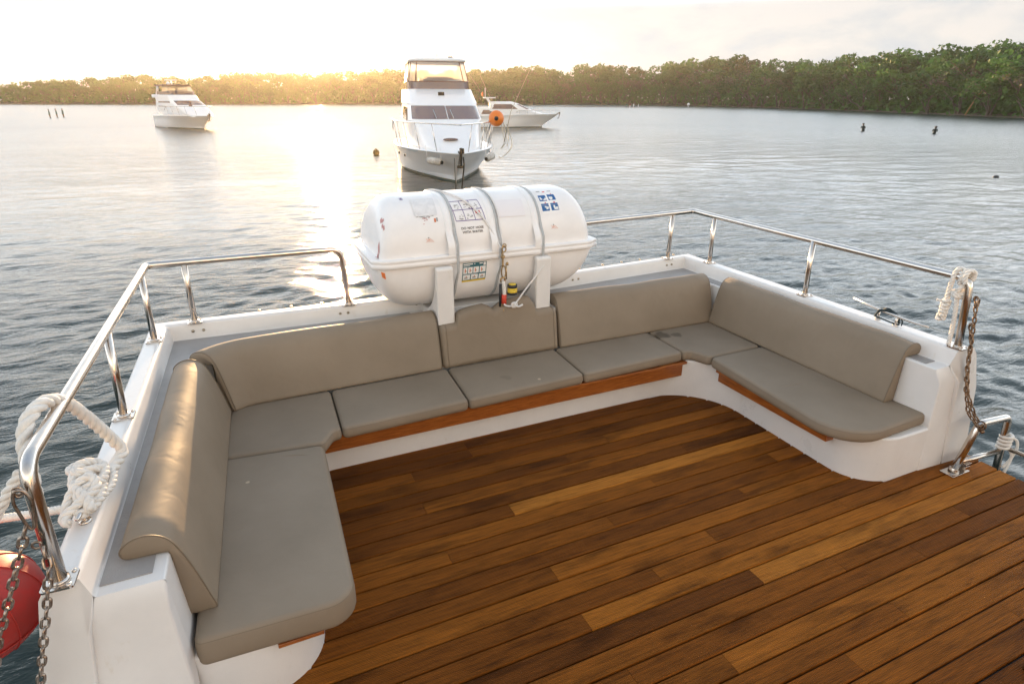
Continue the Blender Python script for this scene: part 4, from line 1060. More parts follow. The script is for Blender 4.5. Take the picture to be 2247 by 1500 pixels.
def place_tree(kind, x, y, h, wide=1.):
    lst = protos[kind]; src = random.choice(lst)
    if src.name not in used: t = src; used.add(src.name)
    else:
        t = src.copy(); COL.objects.link(t)
        for ch in src.children:
            c = ch.copy(); COL.objects.link(c); c.parent = t
    s = h/10.; t.location = (x, y, ZW+.4); t.rotation_euler = (0, 0, random.uniform(0, 6.28)); t.scale = (s*wide, s*wide, s)
    if 'H' in t: del t['H']
ntree = 0
az = -16.5
for row, (off, frac, step) in enumerate(((2.5,.42,1.5),(9,.78,1.42),(19,1.0,1.32))):
    az = -16.5+row*.5
    while az < 74:
        d = sh_at(az)
        if d > 900: az += 1; continue
        obl = 1.0 if az < 30 else 1.5
        dd = d+off*obl+random.uniform(-2,3)
        topz = CAMZ+(d+20*obl)*math.tan(R(top_el(az)))
        hmax = topz-ZW-.4
        if row == 0: kind = 'bush'; h = hmax*random.uniform(.30,.55)
        elif row == 1: kind = 'twiggy' if (az > 28 and random.random() < .38) else 'mangrove'; h = hmax*random.uniform(.66,.84)
        else:
            kind = 'tall' if (az > 28 and random.random() < .5) else 'mangrove'; h = hmax*random.uniform(.95,1.06)
            if 56 < az and kind == 'tall': kind = random.choice(['tall','mangrove'])
        place_tree(kind, dd*math.sin(R(az)), dd*math.cos(R(az)), h, random.uniform(1.0,1.3) if kind != 'tall' else 1.1)
        ntree += 1
        px_m = 6.4 if row else 5.6
        az += math.degrees(px_m*(1.0 if az < 30 else .85)/d)*random.uniform(.8,1.2)*(1.15 if row == 0 else 1.0)
print('trees', ntree)
# the wood behind the front rows: one mass of foliage
mb = MB()
az = -17
while az < 76:
    d = sh_at(az)
    if d < 900:
        topz = CAMZ+(d+30)*math.tan(R(top_el(az)))
        for off in (6, 13, 22, 34):
            dd = d+off+random.uniform(-3,3); hz = (topz-ZW)*random.uniform(.62,.86)*{6: .5, 13: .85, 22: 1., 34: 1.04}[off]
            for lev in np.arange(.5, hz, 1.7):
                leafcards(mb, (dd*math.sin(R(az)), dd*math.cos(R(az)), ZW+lev), 2.6, 17, 1.5, .6)
    az += .66
fo = mb.build('forest', M['leaf'], fix=False); tag(fo, 'dense green wood filling the far shore behind the front trees', 'wood', None, 'stuff')
# leaning bare trunk on the right shore
mb = MB()
mb.tube([(161.5,93.5,ZW+.1),(162.0,92.5,ZW+3.6),(163.0,91.4,ZW+6.6),(163.6,90.9,ZW+8.2)], [.20,.15,.10,.05], 6)
mb.tube([(163.0,91.4,ZW+6.6),(164.4,90.2,ZW+8.0)], [.06,.03], 5)
tag(mb.build('leaning_trunk', pbr('orange-brown bare wood', (.36,.20,.08), .8)), 'bare orange-brown trunk leaning out from the far shore trees', 'tree trunk')

# ------------------------------------------------------------------ motor yachts
M['ywhite'] = pbr('yacht white', (.87,.865,.86), .28, var=.03, vs=1)
M['glass_t'] = pbr('tinted windscreen', (.15,.085,.072), .10, spec=.7)
M['brownseat'] = pbr('brown flybridge seat', (.20,.10,.07), .6)
M['boot'] = pbr('dark waterline paint', (.05,.075,.06), .6)
M['fender'] = pbr('scuffed white fender', (.66,.63,.58), .6, col2=(.34,.30,.25), vs=7)
M['dkmetal'] = pbr('dark bronze anchor', (.06,.045,.03), .5, .6, var=.3, vs=20)
def clear_mat():
    m, nt, out = nodes('clear plastic screen'); t = N(nt, 'ShaderNodeBsdfTransparent'); t.inputs[0].default_value = (.97,.955,.93,1)
    g = N(nt, 'ShaderNodeBsdfGlossy', Roughness=.12); d = N(nt, 'ShaderNodeBsdfDiffuse'); d.inputs[0].default_value = (.75,.70,.62,1); tl = N(nt, 'ShaderNodeBsdfTranslucent'); tl.inputs[0].default_value = (.86,.83,.78,1)
    a = N(nt, 'ShaderNodeMixShader'); a.inputs[0].default_value = .10; L(nt, t.outputs[0], a.inputs[1]); L(nt, g.outputs[0], a.inputs[2])
    b = N(nt, 'ShaderNodeMixShader'); b.inputs[0].default_value = .38; L(nt, a.outputs[0], b.inputs[1]); L(nt, tl.outputs[0], b.inputs[2]); L(nt, b.outputs[0], out.inputs[0])
    return m
M['clear'] = clear_mat()

def yacht(name, label, x, y, heading, LN, BM, HB, levels, wind, sides, fly=None, rail_=True, detail=True, xa=None, cap=None):
    """local frame: x forward, y to port, z up from the waterline. heading: world angle of +x. levels: (z, front x, half width)"""
    t = thing(name, label, 'boat', (x, y, ZW), heading)
    xa = 1.2 if xa is None else xa
    def hb(u): return BM/2*(.90+.10*min(1,u/.3))*(1-max(0,(u-.42)/.58)**2.5)
    def sheer(u): return HB*(.90+.13*u+.03*math.sin(3*u))
    mb = MB(); rows = []
    NU = 26
    for i in range(NU+1):
        u = (i/NU)**.92; g = hb(u); xs_ = LN*u; ck = (LN-1.35*HB*.95)*u; kx = (LN-1.9*HB*.9)*u
        bc = .90*BM/2*(1-max(0,(u-.36)/.64)**1.75); bc = max(bc, .012); g = max(g, .03); z = sheer(u)
        zc = .10+.22*max(0,(u-.4))*HB
        half = [(kx, .0, -.55), (ck, bc*.97, zc-.10), (ck+.02, bc, zc), (ck+.03, bc+.02, zc+.04), (.5*(ck+xs_)+.02, bc*.45+g*.55+.03*BM*u*(1-u), .55*z), (xs_, g, z-.07), (xs_+.02, g+.035, z-.04), (xs_+.02, g+.03, z), (xs_-.10*u, max(g-.09,.005), z+.02), (xs_-.12*u, max(g-.16,.004), z-.01)]
        rows.append(half+[(a, -b, c) for a, b, c in half[::-1]])
    mb.grid(rows, 0, closeu=True, capa=True, capb=True)
    mb.build('hull', M['ywhite'], t, local=True)
    mb = MB(); r1 = []; r2 = []
    for i in range(NU+1):
        u = (i/NU)**.92; ck = (LN-1.35*HB*.95)*u; bc = max(.90*BM/2*(1-max(0,(u-.36)/.64)**1.75), .012); zc = .10+.22*max(0,(u-.4))*HB
        r1.append((ck+.012, bc*.985+.006, min(zc-.04,.10))); r2.append((ck-.06, bc*.93+.004, -.12))
    mb.grid([r1, r2], 0); mb.grid([[(a, -b, c) for a, b, c in r1], [(a, -b, c) for a, b, c in r2]], 0)
    mb.build('waterline_stripe', M['boot'], t, local=True, fix=False)
    # superstructure
    def outline(z, xf, w, cr0=None, n=12, off=0., xb=None):
        xb = xa if xb is None else xb; cr_ = min(cr0 or w*1.0, (xf-xb)*(.45 if not cr0 else .8)); e1, e2 = (.72,.42) if not cr0 else (1-.28*(1-min(1,(cr0-w)/3)), .62-.20*(1-min(1,(cr0-w)/3))); pts = [(xb-off, w+off)]
        for k in range(n+1):
            a = math.pi/2*k/n; pts.append((xf-cr_+(cr_+off)*math.sin(a)**e1, (w+off)*math.cos(a)**e2 if k < n else 0.))
        pts = pts[:-1]+[(xf+off, 0.)]
        return [(px, py, z) for px, py in pts]+[(px, -py, z) for px, py in pts[-2::-1]]
    def lev(z):
        zs = [l[0] for l in levels]; return tuple(float(np.interp(z, zs, [(l[k] if len(l) > k else l[2]) for l in levels])) for k in (1,2,3))
    mb = MB(); mb.grid([outline(*l) for l in levels], 0, closeu=True, capb=True)
    cab = mb.build('cabin', M['ywhite'], t, local=True, bevel=.03, seg=2)
    def patch(z0, z1, k0, k1, off, mat, nm, par=cab):
        mb = MB(); rr_ = []
        for z in np.linspace(z0, z1, 4):
            o_ = outline(z, *lev(z), off=off); rr_.append(o_[k0:k1])
        mb.grid(rr_, 0); return mb.build(nm, mat, par, local=True, fix=False)
    n_o = 12; mid = n_o+1
    if wind:
        patch(wind[0], wind[1], mid-wind[2], mid+wind[2]+1, .014, M['glass_t'], 'windscreen')
    if sides:
        for s in (1,-1):
            mb = MB(); z0, z1, x0, x1, x2 = sides; w0 = lev(z0)[1]+.012; w1 = lev(z1)[1]+.012
            mb.add([(x0, s*w0, z0),(x2, s*w0, z0),(x1, s*w1, z1),(x0+.25, s*w1, z1)], [(0,1,2,3)], 0, False); mb.build('side_window', M['glass_t'], cab, local=True, fix=False)
    if fly: fly(t, outline, lev)
    if rail_:
        mb = MB(); top = []; posts = []
        us = np.linspace(.46, .995, 12)
        for s in (1,-1):
            for k, u in enumerate(us if s == 1 else us[::-1]):
                g = hb(u); top.append((LN*u+(.22 if u > .98 else .0), s*(g+(.10 if u < .98 else 0)), sheer(u)+rail_*(1 if .48 < u else .6)))
                if k % 2 == 0 and u < .97: posts.append(((LN*u, s*(g-.08), sheer(u)), (LN*u, s*(g+.10), sheer(u)+rail_)))
        mb.tube(spline(top, 3), .030, 8); ro = mb.build('bow_rail', M['steel'], t, local=True)
        for a, b in posts:
            mb = MB(); mb.tube([a, b], .020, 6); mb.build('post', M['steel'], ro, local=True)
    # anchor on the bow
    zb = sheer(1.0); mb = MB()
    mb.box((LN+.05,0,zb+.05),(.5,.16,.09)); mb.tube([(LN+.16,0,zb+.22),(LN+.24,0,zb+.05),(LN+.12,0,zb-.45),(LN-.05,0,zb-.55)], [.06,.05,.04,.05], 8)
    mb.box((LN+.02,0,zb-.52),(.12,.30,.10)); mb.box((LN+.2,.09,zb+.12),(.2,.06,.2))
    mb.build('anchor', M['dkmetal'], t, local=True)
    return t, hb, sheer, outline, lev

def main_fly(t, outline, lev):
    z0 = 3.88
    mb = MB(); mb.grid([outline(z0-.01,6.35,1.62,xb=2.2), outline(z0+.34,6.30,1.62,xb=2.2)], 0, closeu=False); mb.build('smoked_screen', M['glass_t'], t, local=True, fix=False)
    mb = MB(); mb.grid([outline(z0+.36,6.28,1.60,xb=2.4), outline(5.18,5.75,1.42,xb=2.4)], 0, closeu=False); en = mb.build('clear_enclosure', M['clear'], t, local=True, fix=False)
    mb = MB()
    for k in (2,5,9,17,21,24):
        a = outline(z0+.36,6.29,1.61,xb=2.4)[k]; b = outline(5.18,5.76,1.43,xb=2.4)[k]; mb.tube([a, b], .022, 6)
    mb.tube(outline(z0+.355,6.29,1.61,xb=2.4), .026, 6); mb.tube(outline(5.17,5.76,1.43,xb=2.4), .026, 6)
    a = outline(4.30,6.22,1.58,xb=2.4)
    mb.build('enclosure_frame', M['brownseat'], en, local=True)
    mb = MB(); mb.grid([outline(5.17,5.80,1.46,xb=1.9), outline(5.20,5.92,1.53,xb=1.8), outline(5.29,5.90,1.52,xb=1.8), outline(5.36,5.5,1.25,xb=2.1)], 0, closeu=True, capa=True, capb=True); rf = mb.build('hardtop', M['ywhite'], t, local=True)
    mb = MB(); mb.tube([(4.6,.75,5.3),(4.6,.75,5.46)], .13, 12); mb.tube([(4.2,.1,5.3),(4.2,.1,5.62)], .02, 6); mb.tube([(3.2,1.0,5.3),(3.2,1.0,5.9)], .012, 5); mb.build('radar', M['dkmetal'], rf, local=True)
    mb = MB()
    mb.box((4.6,0,4.15),(.5,1.9,.55)); mb.box((4.9,-.1,4.3),(.35,1.3,.4)); mb.build('helm_seat', M['brownseat'], t, local=True, bevel=.05)
    mb = MB(); mb.box((5.6,.75,4.05),(.5,.7,.5)); mb.box((5.55,-.95,4.0),(.5,.5,.4)); mb.build('helm_console', M['ywhite'], t, local=True, bevel=.06)
    mb = MB()
    for s in (1,-1): mb.tube([(2.6,s*1.5,3.88),(2.3,s*1.45,5.2)], .05, 8)
    mb.build('hardtop_leg', M['ywhite'], rf, local=True)

head = math.atan2(-math.cos(R(20.2+6)), -math.sin(R(20.2+6)))
hd = R(180+90-20.2)+R(-11.0)+math.pi*0
# heading: from the yacht towards the camera, turned a little to the camera's right
hd = math.atan2(-.925, -.37)+R(9.0)
LNm = 13.6
bow = Vector((8.86, 24.25))
dirv = Vector((math.cos(hd), math.sin(hd)))
ym, hbm, shm, outm, levm = yacht('motor_yacht', 'large white flybridge motor yacht, bow on, with orange buoy on its rail', bow.x-dirv.x*LNm, bow.y-dirv.y*LNm, hd, LNm, 4.75, 1.32,
    [(1.2,12.7,1.55,7.5),(1.45,12.3,1.72,7.0),(1.85,11.35,1.80,5.6),(2.30,10.1,1.84,3.6),(2.46,9.65,1.84,2.6),(2.52,9.55,1.80,2.2),(3.14,8.15,1.74,1.9),(3.22,8.02,1.78,1.8),(3.55,7.2,1.74,1.74),(3.88,6.5,1.70,1.7)],
    (2.56,3.13,7), (2.45,3.05,3.2,7.0,7.9), main_fly, rail_=1.12)
def ylocal(t, pts):
    c, s = math.cos(t.rotation_euler[2]), math.sin(t.rotation_euler[2])
    return [(t.location.x+c*p[0]-s*p[1], t.location.y+s*p[0]+c*p[1], t.location.z+p[2]) for p in pts]
# rubbing strake, windscreen divider and wipers, hull vents of the large yacht
mb = MB(); pr1 = []
for u in np.linspace(.02, 1, 30): pr1.append((LNm*u+.03, hbm(u)+.045, shm(u)-.03))
mb.tube(pr1+[(p[0], -p[1], p[2]) for p in pr1[::-1]], .022, 6); mb.build('rubbing_strake', M['strap'], ym, local=True)
for a_, b__ in (((9.50,.0,2.56),(8.20,.0,3.12)),((9.52,.25,2.60),(8.75,.18,2.96)),((9.52,-.55,2.60),(8.75,-.62,2.96))):
    mb = MB(); mb.tube([(a_[0]+.03, a_[1], a_[2]), (b__[0]+.05, b__[1], b__[2])], .018, 6); mb.build('wiper', M['strap'] if a_[1] else M['ywhite'], ym, local=True)
for sd in (1,-1):
    for xx in (LNm-4.6, LNm-6.2):
        u = xx/LNm; mb = MB(); mb.ball((xx, sd*(hbm(u)*.97+.02), .95), .16, 0, 10, 6, (1,.25,.45)); mb.build('porthole', M['dark'], ym, local=True)
# name plate, deck hatch and hanging chain of the yacht
mb = MB(); mb.box((7.13,-.05,3.66),(.05,.30,.16)); mb.build('emblem_plate', M['dkmetal'], ym, local=True)
mb = MB(); mb.ball((11.55,-.15,1.80), .34, 0, 16, 6, (.55,1,.18)); mb.build('deck_hatch', M['glass_t'], ym, local=True)
mb = MB(); mb.tube(spline([(LNm+.10,.10,1.25),(LNm+.12,.12,.9),(LNm-.1,.10,.45),(LNm-.35,.06,-.15)],4), .03, 6); mb.tube(spline([(LNm-.02,-.25,1.2),(LNm-.2,-.22,.5),(LNm-.3,-.2,-.15)],4), .014, 5)
mb.build('anchor_chain', M['dkmetal'], ym, local=True)
# fenders and orange buoy hung on the yacht
def fender(label, p, ax):
    f = thing('fender', label, 'fender', p, 0, 'fenders hung on the yacht bow'); mb = MB(); A = Vector(ax).normalized(); c = Vector(p)
    prof_ = [(-.36,.03),(-.34,.10),(-.27,.145),(-.1,.15),(.1,.15),(.27,.145),(.34,.10),(.36,.03)]
    mb.tube([c+A*s for s, _ in prof_], [r for _, r in prof_], 14); fo = mb.build('body', M['fender'], f)
    mb = MB(); mb.tube([c+A*.34, c+A*.42], .07, 10); mb.build('end_cap', M['dkmetal'], fo)
    for s in (-.36,.36):
        mb = MB(); mb.tube([c+A*s, c+A*s*1.05+Vector((0,0,.55))+Vector((-dirv.x*.5,-dirv.y*.5,0))], .012, 5); mb.build('lanyard', M['cord'], fo)
pl, pr_ = ylocal(ym, [(LNm-1.15,-.98,.98),(LNm-1.7,1.52,1.06)])
tl = ylocal(ym, [(1,-.9,0),(0,0,0)]); tr_ = ylocal(ym, [(.75,-.95,0),(0,0,0)])
perp = Vector((-dirv.y, dirv.x, 0))
fender('scuffed white fender lying along the left of the yacht bow', pl, (dirv.x*.75-perp.x*-.9, dirv.y*.75-perp.y*-.9, -.12))
fender('scuffed white fender at the right of the yacht bow, dark end cap towards us', pr_, (dirv.x*.8-perp.x*.55, dirv.y*.8-perp.y*.55, -.12))
ob = ylocal(ym, [(LNm-3.2,2.10,2.62)])[0]
bu = thing('orange_buoy', 'bright orange round buoy on the bow rail of the large yacht', 'buoy', ob)
mb = MB(); mb.ball(ob, .35, 0, 24, 14, (1,1,1)); bo = mb.build('body', M['orange'], bu)
tocam = Vector((-ob[0], -ob[1], 2.5-ob[2])).normalized()
mb = MB(); c = Vector(ob)+tocam*.325; mb.tube([c-tocam*.01, c+tocam*.03], .095, 16); mb.tube([c+tocam*.03, c+tocam*.07], .05, 10); mb.build('eye', M['dark'], bo)
# loose lines and rods by the rail
mb = MB()
for p in ([(LNm-3.3,2.45,2.45),(LNm-3.1,2.55,1.7),(LNm-2.9,2.3,1.35)], [(LNm-2.6,2.45,2.4),(LNm-2.55,2.7,1.5),(LNm-2.3,2.2,1.0),(LNm-1.6,1.9,1.1)], [(LNm-3.6,2.4,2.4),(LNm-3.4,2.5,1.6),(LNm-3.2,2.3,1.3)], [(LNm-3.0,2.4,2.4),(LNm-3.05,2.65,1.9),(LNm-2.7,2.5,1.45)]):
    mb.tube(spline(ylocal(ym, p), 5), .016, 5)
tag(mb.build('hanging_lines', M['bolt']), 'loose tangled lines hanging from the yacht rail below the orange buoy', 'rope')
mb = MB()
mb.tube(ylocal(ym, [(LNm-2.9,2.4,1.6),(LNm-3.1,2.75,2.9),(LNm-3.5,3.75,4.75)]), [.022,.016,.007], 5)
tag(mb.build('fishing_rod', M['bolt']), 'long thin fishing rod leaning out from the yacht rail beside the orange buoy', 'fishing rod')

def left_fly(t, outline, lev):
    mb = MB(); mb.grid([outline(3.60,6.0,1.50,xb=1.5), outline(3.95,5.9,1.50,xb=1.5)], 0, closeu=False); mb.build('smoked_screen', M['glass_t'], t, local=True, fix=False)
    mb = MB(); mb.grid([outline(3.96,5.7,1.45,xb=3.2), outline(4.55,5.1,1.34,xb=3.2)], 0, closeu=False); mb.build('clear_enclosure', M['clear'], t, local=True, fix=False)
    mb = MB(); mb.grid([outline(4.53,5.3,1.40,xb=1.0), outline(4.57,5.4,1.46,xb=.9), outline(4.64,5.4,1.46,xb=.9), outline(4.70,5.0,1.2,xb=1.3)], 0, closeu=True, capa=True, capb=True); rf = mb.build('hardtop', M['brownseat'], t, local=True)
    mb = MB(); mb.tube([(2.6,0,4.68),(2.4,0,5.2)], .09, 8); mb.box((2.4,0,5.22),(.16,1.3,.12)); mb.ball((3.2,-.6,4.85), .2, 0, 10, 6); mb.build('radar', M['ywhite'], rf, local=True)
    mb = MB()
    for s in (1,-1): mb.tube([(1.2,s*1.45,3.5),(2.0,s*1.40,4.5)], .14, 8)
    mb.build('radar_arch', M['ywhite'], rf, local=True)
    mb = MB(); mb.box((1.0,0,3.45),(2.6,3.2,.35)); mb.build('aft_overhang', M['ywhite'], t, local=True, bevel=.08)
    mb = MB(); mb.box((4.0,0,3.9),(.5,1.8,.5)); mb.build('helm_seat', M['brownseat'], t, local=True, bevel=.05)
bl = Vector((-.75, 78.5)); ll = 12.2; hl2 = math.atan2(-.94, .36); dl = Vector((math.cos(hl2), math.sin(hl2)))
yl = yacht('motor_yacht', 'white flybridge yacht with brown hardtop moored alone near the sunny end of the wood', bl.x-dl.x*ll, bl.y-dl.y*ll, hl2, ll, 4.4, 1.42,
    [(1.3,11.0,1.2),(1.6,10.4,1.5),(2.1,9.4,1.62),(2.5,8.3,1.65),(3.0,6.9,1.58),(3.3,6.4,1.6),(3.6,6.1,1.58)], (2.52,2.98,7), (2.3,2.9,1.6,5.6,6.6), left_fly, rail_=.95, xa=.9)[0]
mb = MB(); mb.tube([(LNm*0+8.6,-.4,2.0),(8.4,-.35,2.5),(8.3,-.3,2.75)], [.22,.2,.1], 8); mb.ball((8.3,-.3,2.85), .12, 0, 8, 6); mb.build('deck_cover', M['brownseat'], yl, local=True)
def right_fly(t, outline, lev):
    mb = MB()
    for s in (1,-1): mb.tube([(1.9,s*1.4,2.35),(1.2,s*1.35,3.45)], .12, 8)
    mb.box((1.5,0,3.45),(1.5,2.9,.14)); ar = mb.build('radar_arch', M['ywhite'], t, local=True, bevel=.03)
    mb = MB(); mb.tube([(1.0,.3,3.5),(1.0,.3,4.6)], .04, 6); mb.build('antenna', M['ywhite'], ar, local=True)
    mb = MB(); mb.tube([(.7,.1,3.5),(.7,.1,4.15)], .02, 5); mb.box((.62,.1,3.86),(.22,.3,.36)); mb.build('flag', M['orange'], ar, local=True)
    mb = MB()
    for p in ([(.9,-1.2,3.4),(-.8,-1.6,5.9)], [(1.6,-1.2,3.4),(.4,-1.9,5.9)]): mb.tube(p, .02, 5)
    mb.build('rod', M['bolt'], t, local=True)
br_ = Vector((39.5, 71.75)); lr_ = 10.2; hr = math.atan2(-.36, .93); dr_ = Vector((math.cos(hr), math.sin(hr)))
yacht('motor_yacht', 'low white sports yacht with arched roof moored before the wood, right of the large yacht', br_.x-dr_.x*lr_, br_.y-dr_.y*lr_, hr, lr_, 3.5, 1.55,
    [(1.4,9.1,.9),(1.65,8.2,1.15),(2.0,6.9,1.3),(2.15,6.6,1.32),(2.75,5.2,1.18),(2.92,4.7,1.1),(3.02,4.2,.9)], (2.14,2.72,8), (2.16,2.72,1.8,4.2,5.0), right_fly, rail_=.45, xa=1.5)
bs_ = Vector((35.6, 72.9)); ls_ = 6.6
yacht('motor_boat', 'small white cabin boat lying in front of the low sports yacht', bs_.x-dr_.x*ls_, bs_.y-dr_.y*ls_, hr, ls_, 2.5, .98,
    [(.9,5.4,.7),(1.2,4.7,.9),(1.6,3.6,.95),(2.1,2.9,.9),(2.35,2.5,.85)], (1.65,2.08,6), (1.55,2.05,.9,2.0,2.6), None, rail_=0, xa=.4)
bt = Vector((-71.3, 298.)); ht = math.atan2(.05, 1)
yacht('motor_boat', 'small white boat moored under the trees at the very edge of the sunny shore', bt.x-9, bt.y, ht, 9, 3, 1.9, [(1.5,6,.9),(2.2,5,1.0),(3.0,3.6,.9)], None, None, None, rail_=0, xa=.6)

# ------------------------------------------------------------------ buoys, people
M['oldbuoy'] = pbr('weathered yellow-brown buoy', (.28,.17,.05), .6, var=.4, vs=6)
mb = MB(); mb.ball((9.12,40.9,ZW+.14), .215, 0, 18, 12); mb.tube([(9.12,40.9,ZW+.33),(9.12,40.9,ZW+.40)], .05, 8)
tag(mb.build('mooring_buoy', M['oldbuoy']), 'brown mooring buoy floating beside the large yacht', 'buoy')
mb = MB(); mb.ball((193.5,230.5,ZW+.9), .60, 0, 14, 10, (1,1,1.1)); mb.tube([(193.5,230.5,ZW+.0),(193.5,230.5,ZW+.5)], .15, 8)
tag(mb.build('white_buoy', M['ywhite']), 'white round buoy beached at the edge of the far shore', 'buoy')
mb = MB(); mb.ball((34.4,17.7,ZW+.0), .12, 0, 10, 6, (1.6,1,.7)); tag(mb.build('float', M['dark']), 'tiny dark float on the open water at the picture edge', 'float')

def person_mat(name, stops):
    m, nt, out = nodes(name); b = N(nt, 'ShaderNodeBsdfPrincipled', Roughness=.8); L(nt, b.outputs[0], out.inputs[0])
    tc = N(nt, 'ShaderNodeTexCoord'); sx = N(nt, 'ShaderNodeSeparateXYZ'); L(nt, tc.outputs['Object'], sx.inputs[0])
    mr = N(nt, 'ShaderNodeMath', operation='DIVIDE'); L(nt, sx.outputs['Z'], mr.inputs[0]); mr.inputs[1].default_value = 2.0
    c = ramp(nt, mr.outputs[0], stops); nt.nodes[c.node.name].color_ramp.interpolation = 'CONSTANT'; L(nt, c, b.inputs['Base Color']); return m
SKIN = (.30,.16,.10)
def person(label, x, y, z, face, wear, bend=0., arms='rod', hat=None, group=None, h=1.72):
    t = thing('person', label, 'person', (x, y, z), face, group)
    s = h/1.72; ln = bend
    def P(u, v, w):                                   # bend forward above the hips (u forward, v left)
        if w > .95: u += (w-.95)*math.sin(ln); w = .95+(w-.95)*math.cos(ln)
        return Vector((u*s, v*s, w*s))
    V = []; E_ = []; RD = []
    def j(p, r, par=None):
        V.append(p); RD.append(r*s)
        if par is not None: E_.append((par, len(V)-1))
        return len(V)-1
    pel = j(P(0,0,.95), .145); wa = j(P(.0,0,1.12), .13, pel); ch = j(P(.01,0,1.32), .155, wa); nk = j(P(.0,0,1.47), .058, ch); hd_ = j(P(.02,0,1.58), .088, nk); j(P(.01,0,1.68), .085, hd_)
    for sd in (1,-1):
        hp = j(P(0,sd*.10,.88), .098, pel); kn_ = j(P(.03,sd*.11,.48), .062, hp); an = j(P(0,sd*.12,.09), .042, kn_); j(P(.16,sd*.13,.04), .035, an)
        sh = j(P(0,sd*.19,1.40), .062, ch)
        if arms == 'rod': el = j(P(.12,sd*.25,1.16), .043, sh); ha = j(P(.36,sd*.10,1.16), .034, el)
        else: el = j(P(.0,sd*.26,1.13), .043, sh); ha = j(P(.08,sd*.25,.90), .034, el)
        j(P(.44 if arms == 'rod' else .10, sd*.08 if arms == 'rod' else sd*.25, 1.17 if arms == 'rod' else .80), .030, ha)
    me = bpy.data.meshes.new('body'); me.from_pydata(V, E_, []); o = bpy.data.objects.new('body', me); COL.objects.link(o); o.parent = t
    md = o.modifiers.new('skin', 'SKIN'); md.use_smooth_shade = True
    for k, sv in enumerate(me.skin_vertices[0].data): sv.radius = (RD[k], RD[k]); sv.use_root = (k == 0)
    sb = o.modifiers.new('sub', 'SUBSURF'); sb.levels = 1; sb.render_levels = 1
    me.materials.append(wear)
    mb = MB(); top = P(-.01,0,1.66); mb.ball(top, .108*s, 0, 12, 8, (1,1,.85))
    mb.build('hair', M['dark'], t, local=True)
    if hat:
        mb = MB(); c = P(.0,0,1.70); mb.tube([c, c+Vector((0,0,.04)), c+Vector((0,0,.13*s))], [.20*s,.13*s,.09*s], 12); mb.build('hat', hat, t, local=True)
    return t
w_d = person_mat('dark shirt and bare legs', [(0, SKIN), (.30, (.03,.03,.035)), (.385, (.03,.045,.045)), (.735, SKIN)])
w_t = person_mat('teal shirt and brown trousers', [(0, (.12,.06,.03)), (.42, (.03,.10,.10)), (.735, SKIN)])
w_w = person_mat('white clothes', [(0, SKIN), (.22, (.75,.75,.75)), (.735, SKIN)])
w_g = person_mat('green shirt', [(0, (.05,.05,.06)), (.42, (.05,.20,.14)), (.735, SKIN)])
w_r = person_mat('red-brown shirt', [(0, (.6,.6,.6)), (.42, (.30,.08,.06)), (.735, SKIN)])
hatm = pbr('dark sun hat', (.04,.035,.03), .8)
gA = 'anglers wading off the far shore'; gB = 'people standing in shallow water at the left'; gC = 'people on the far mud bank'
person('bent dark-shirted person wading waist deep, left of two anglers off the wooded shore', 70.2, 51.7, ZW-.85, R(200), w_d, .55, 'rod', hatm, gA)
person('bent dark-shirted person wading waist deep, right of two anglers off the wooded shore', 72.5, 44.7, ZW-.88, R(215), w_d, .65, 'rod', hatm, gA)
for k, (x, y, f_) in enumerate(((-25.6,131.2,0),(-25.0,133.4,20),(-24.5,135.8,-10))):
    person(('leftmost','middle','rightmost')[k]+' of three people in teal tops standing in shallow open water', x+.15, y, ZW-.40, R(180+f_), w_t, .05, 'side', None, gB, 1.72)
for k, (x, y, wr, lb) in enumerate(((142.0,204.2,w_g,'person in green shirt standing on the far mud bank'),(142.9,203.4,w_r,'person in red-brown top and pale trousers on the far mud bank'),(144.0,202.6,w_w,'person in white clothes, standing close to another in white, on the far mud bank'),(145.6,201.9,w_w,'person in white clothes at the outer end of the group on the far mud bank'))):
    person(lb, x, y, ZW-.05, R(200+40*k), wr, .05 if k < 3 else .3, 'side', None, gC, 1.75)
# low mud bank in front of the shore there
mb = MB(); poly = [(120,236),(150,212),(168,214),(160,228),(140,242)]
vs = [(x, y, ZW+.06) for x, y in poly]; mb.prism(poly, ZW-.3, ZW+.05); struct(mb.build('mud_bank', M['mud'], bevel=.04))

# ------------------------------------------------------------------ haze, sky, sun, camera
SUN_AZ, SUN_EL = R(8.0), R(3.1)
S = Vector((math.sin(SUN_AZ)*math.cos(SUN_EL), math.cos(SUN_AZ)*math.cos(SUN_EL), math.sin(SUN_EL)))
HAZE = .00021
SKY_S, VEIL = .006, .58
mb = MB(); mb.box((20,130,10.5),(1100,900,26)); hz = mb.build('haze', [], None)
m, nt, out = nodes('thin evening haze'); pv = N(nt, 'ShaderNodeVolumePrincipled', Density=HAZE, Anisotropy=.74); pv.inputs['Color'].default_value = (1,.91,.77,1); L(nt, pv.outputs[0], out.inputs['Volume'])
hz.data.materials.append(m); tag(hz, None, None, None, 'stuff')

wd = bpy.data.worlds.new('World'); scn.world = wd; wd.use_nodes = True; nt = wd.node_tree; nt.nodes.clear()
wo = N(nt, 'ShaderNodeOutputWorld'); bg = N(nt, 'ShaderNodeBackground'); L(nt, bg.outputs[0], wo.inputs[0])
sky = N(nt, 'ShaderNodeTexSky'); sky.sky_type = 'NISHITA'; sky.sun_disc = False; sky.sun_elevation = SUN_EL; sky.sun_rotation = SUN_AZ
sky.air_density = 1.0; sky.dust_density = 2.0; sky.ozone_density = 1.0
bg.inputs['Strength'].default_value = 1.0
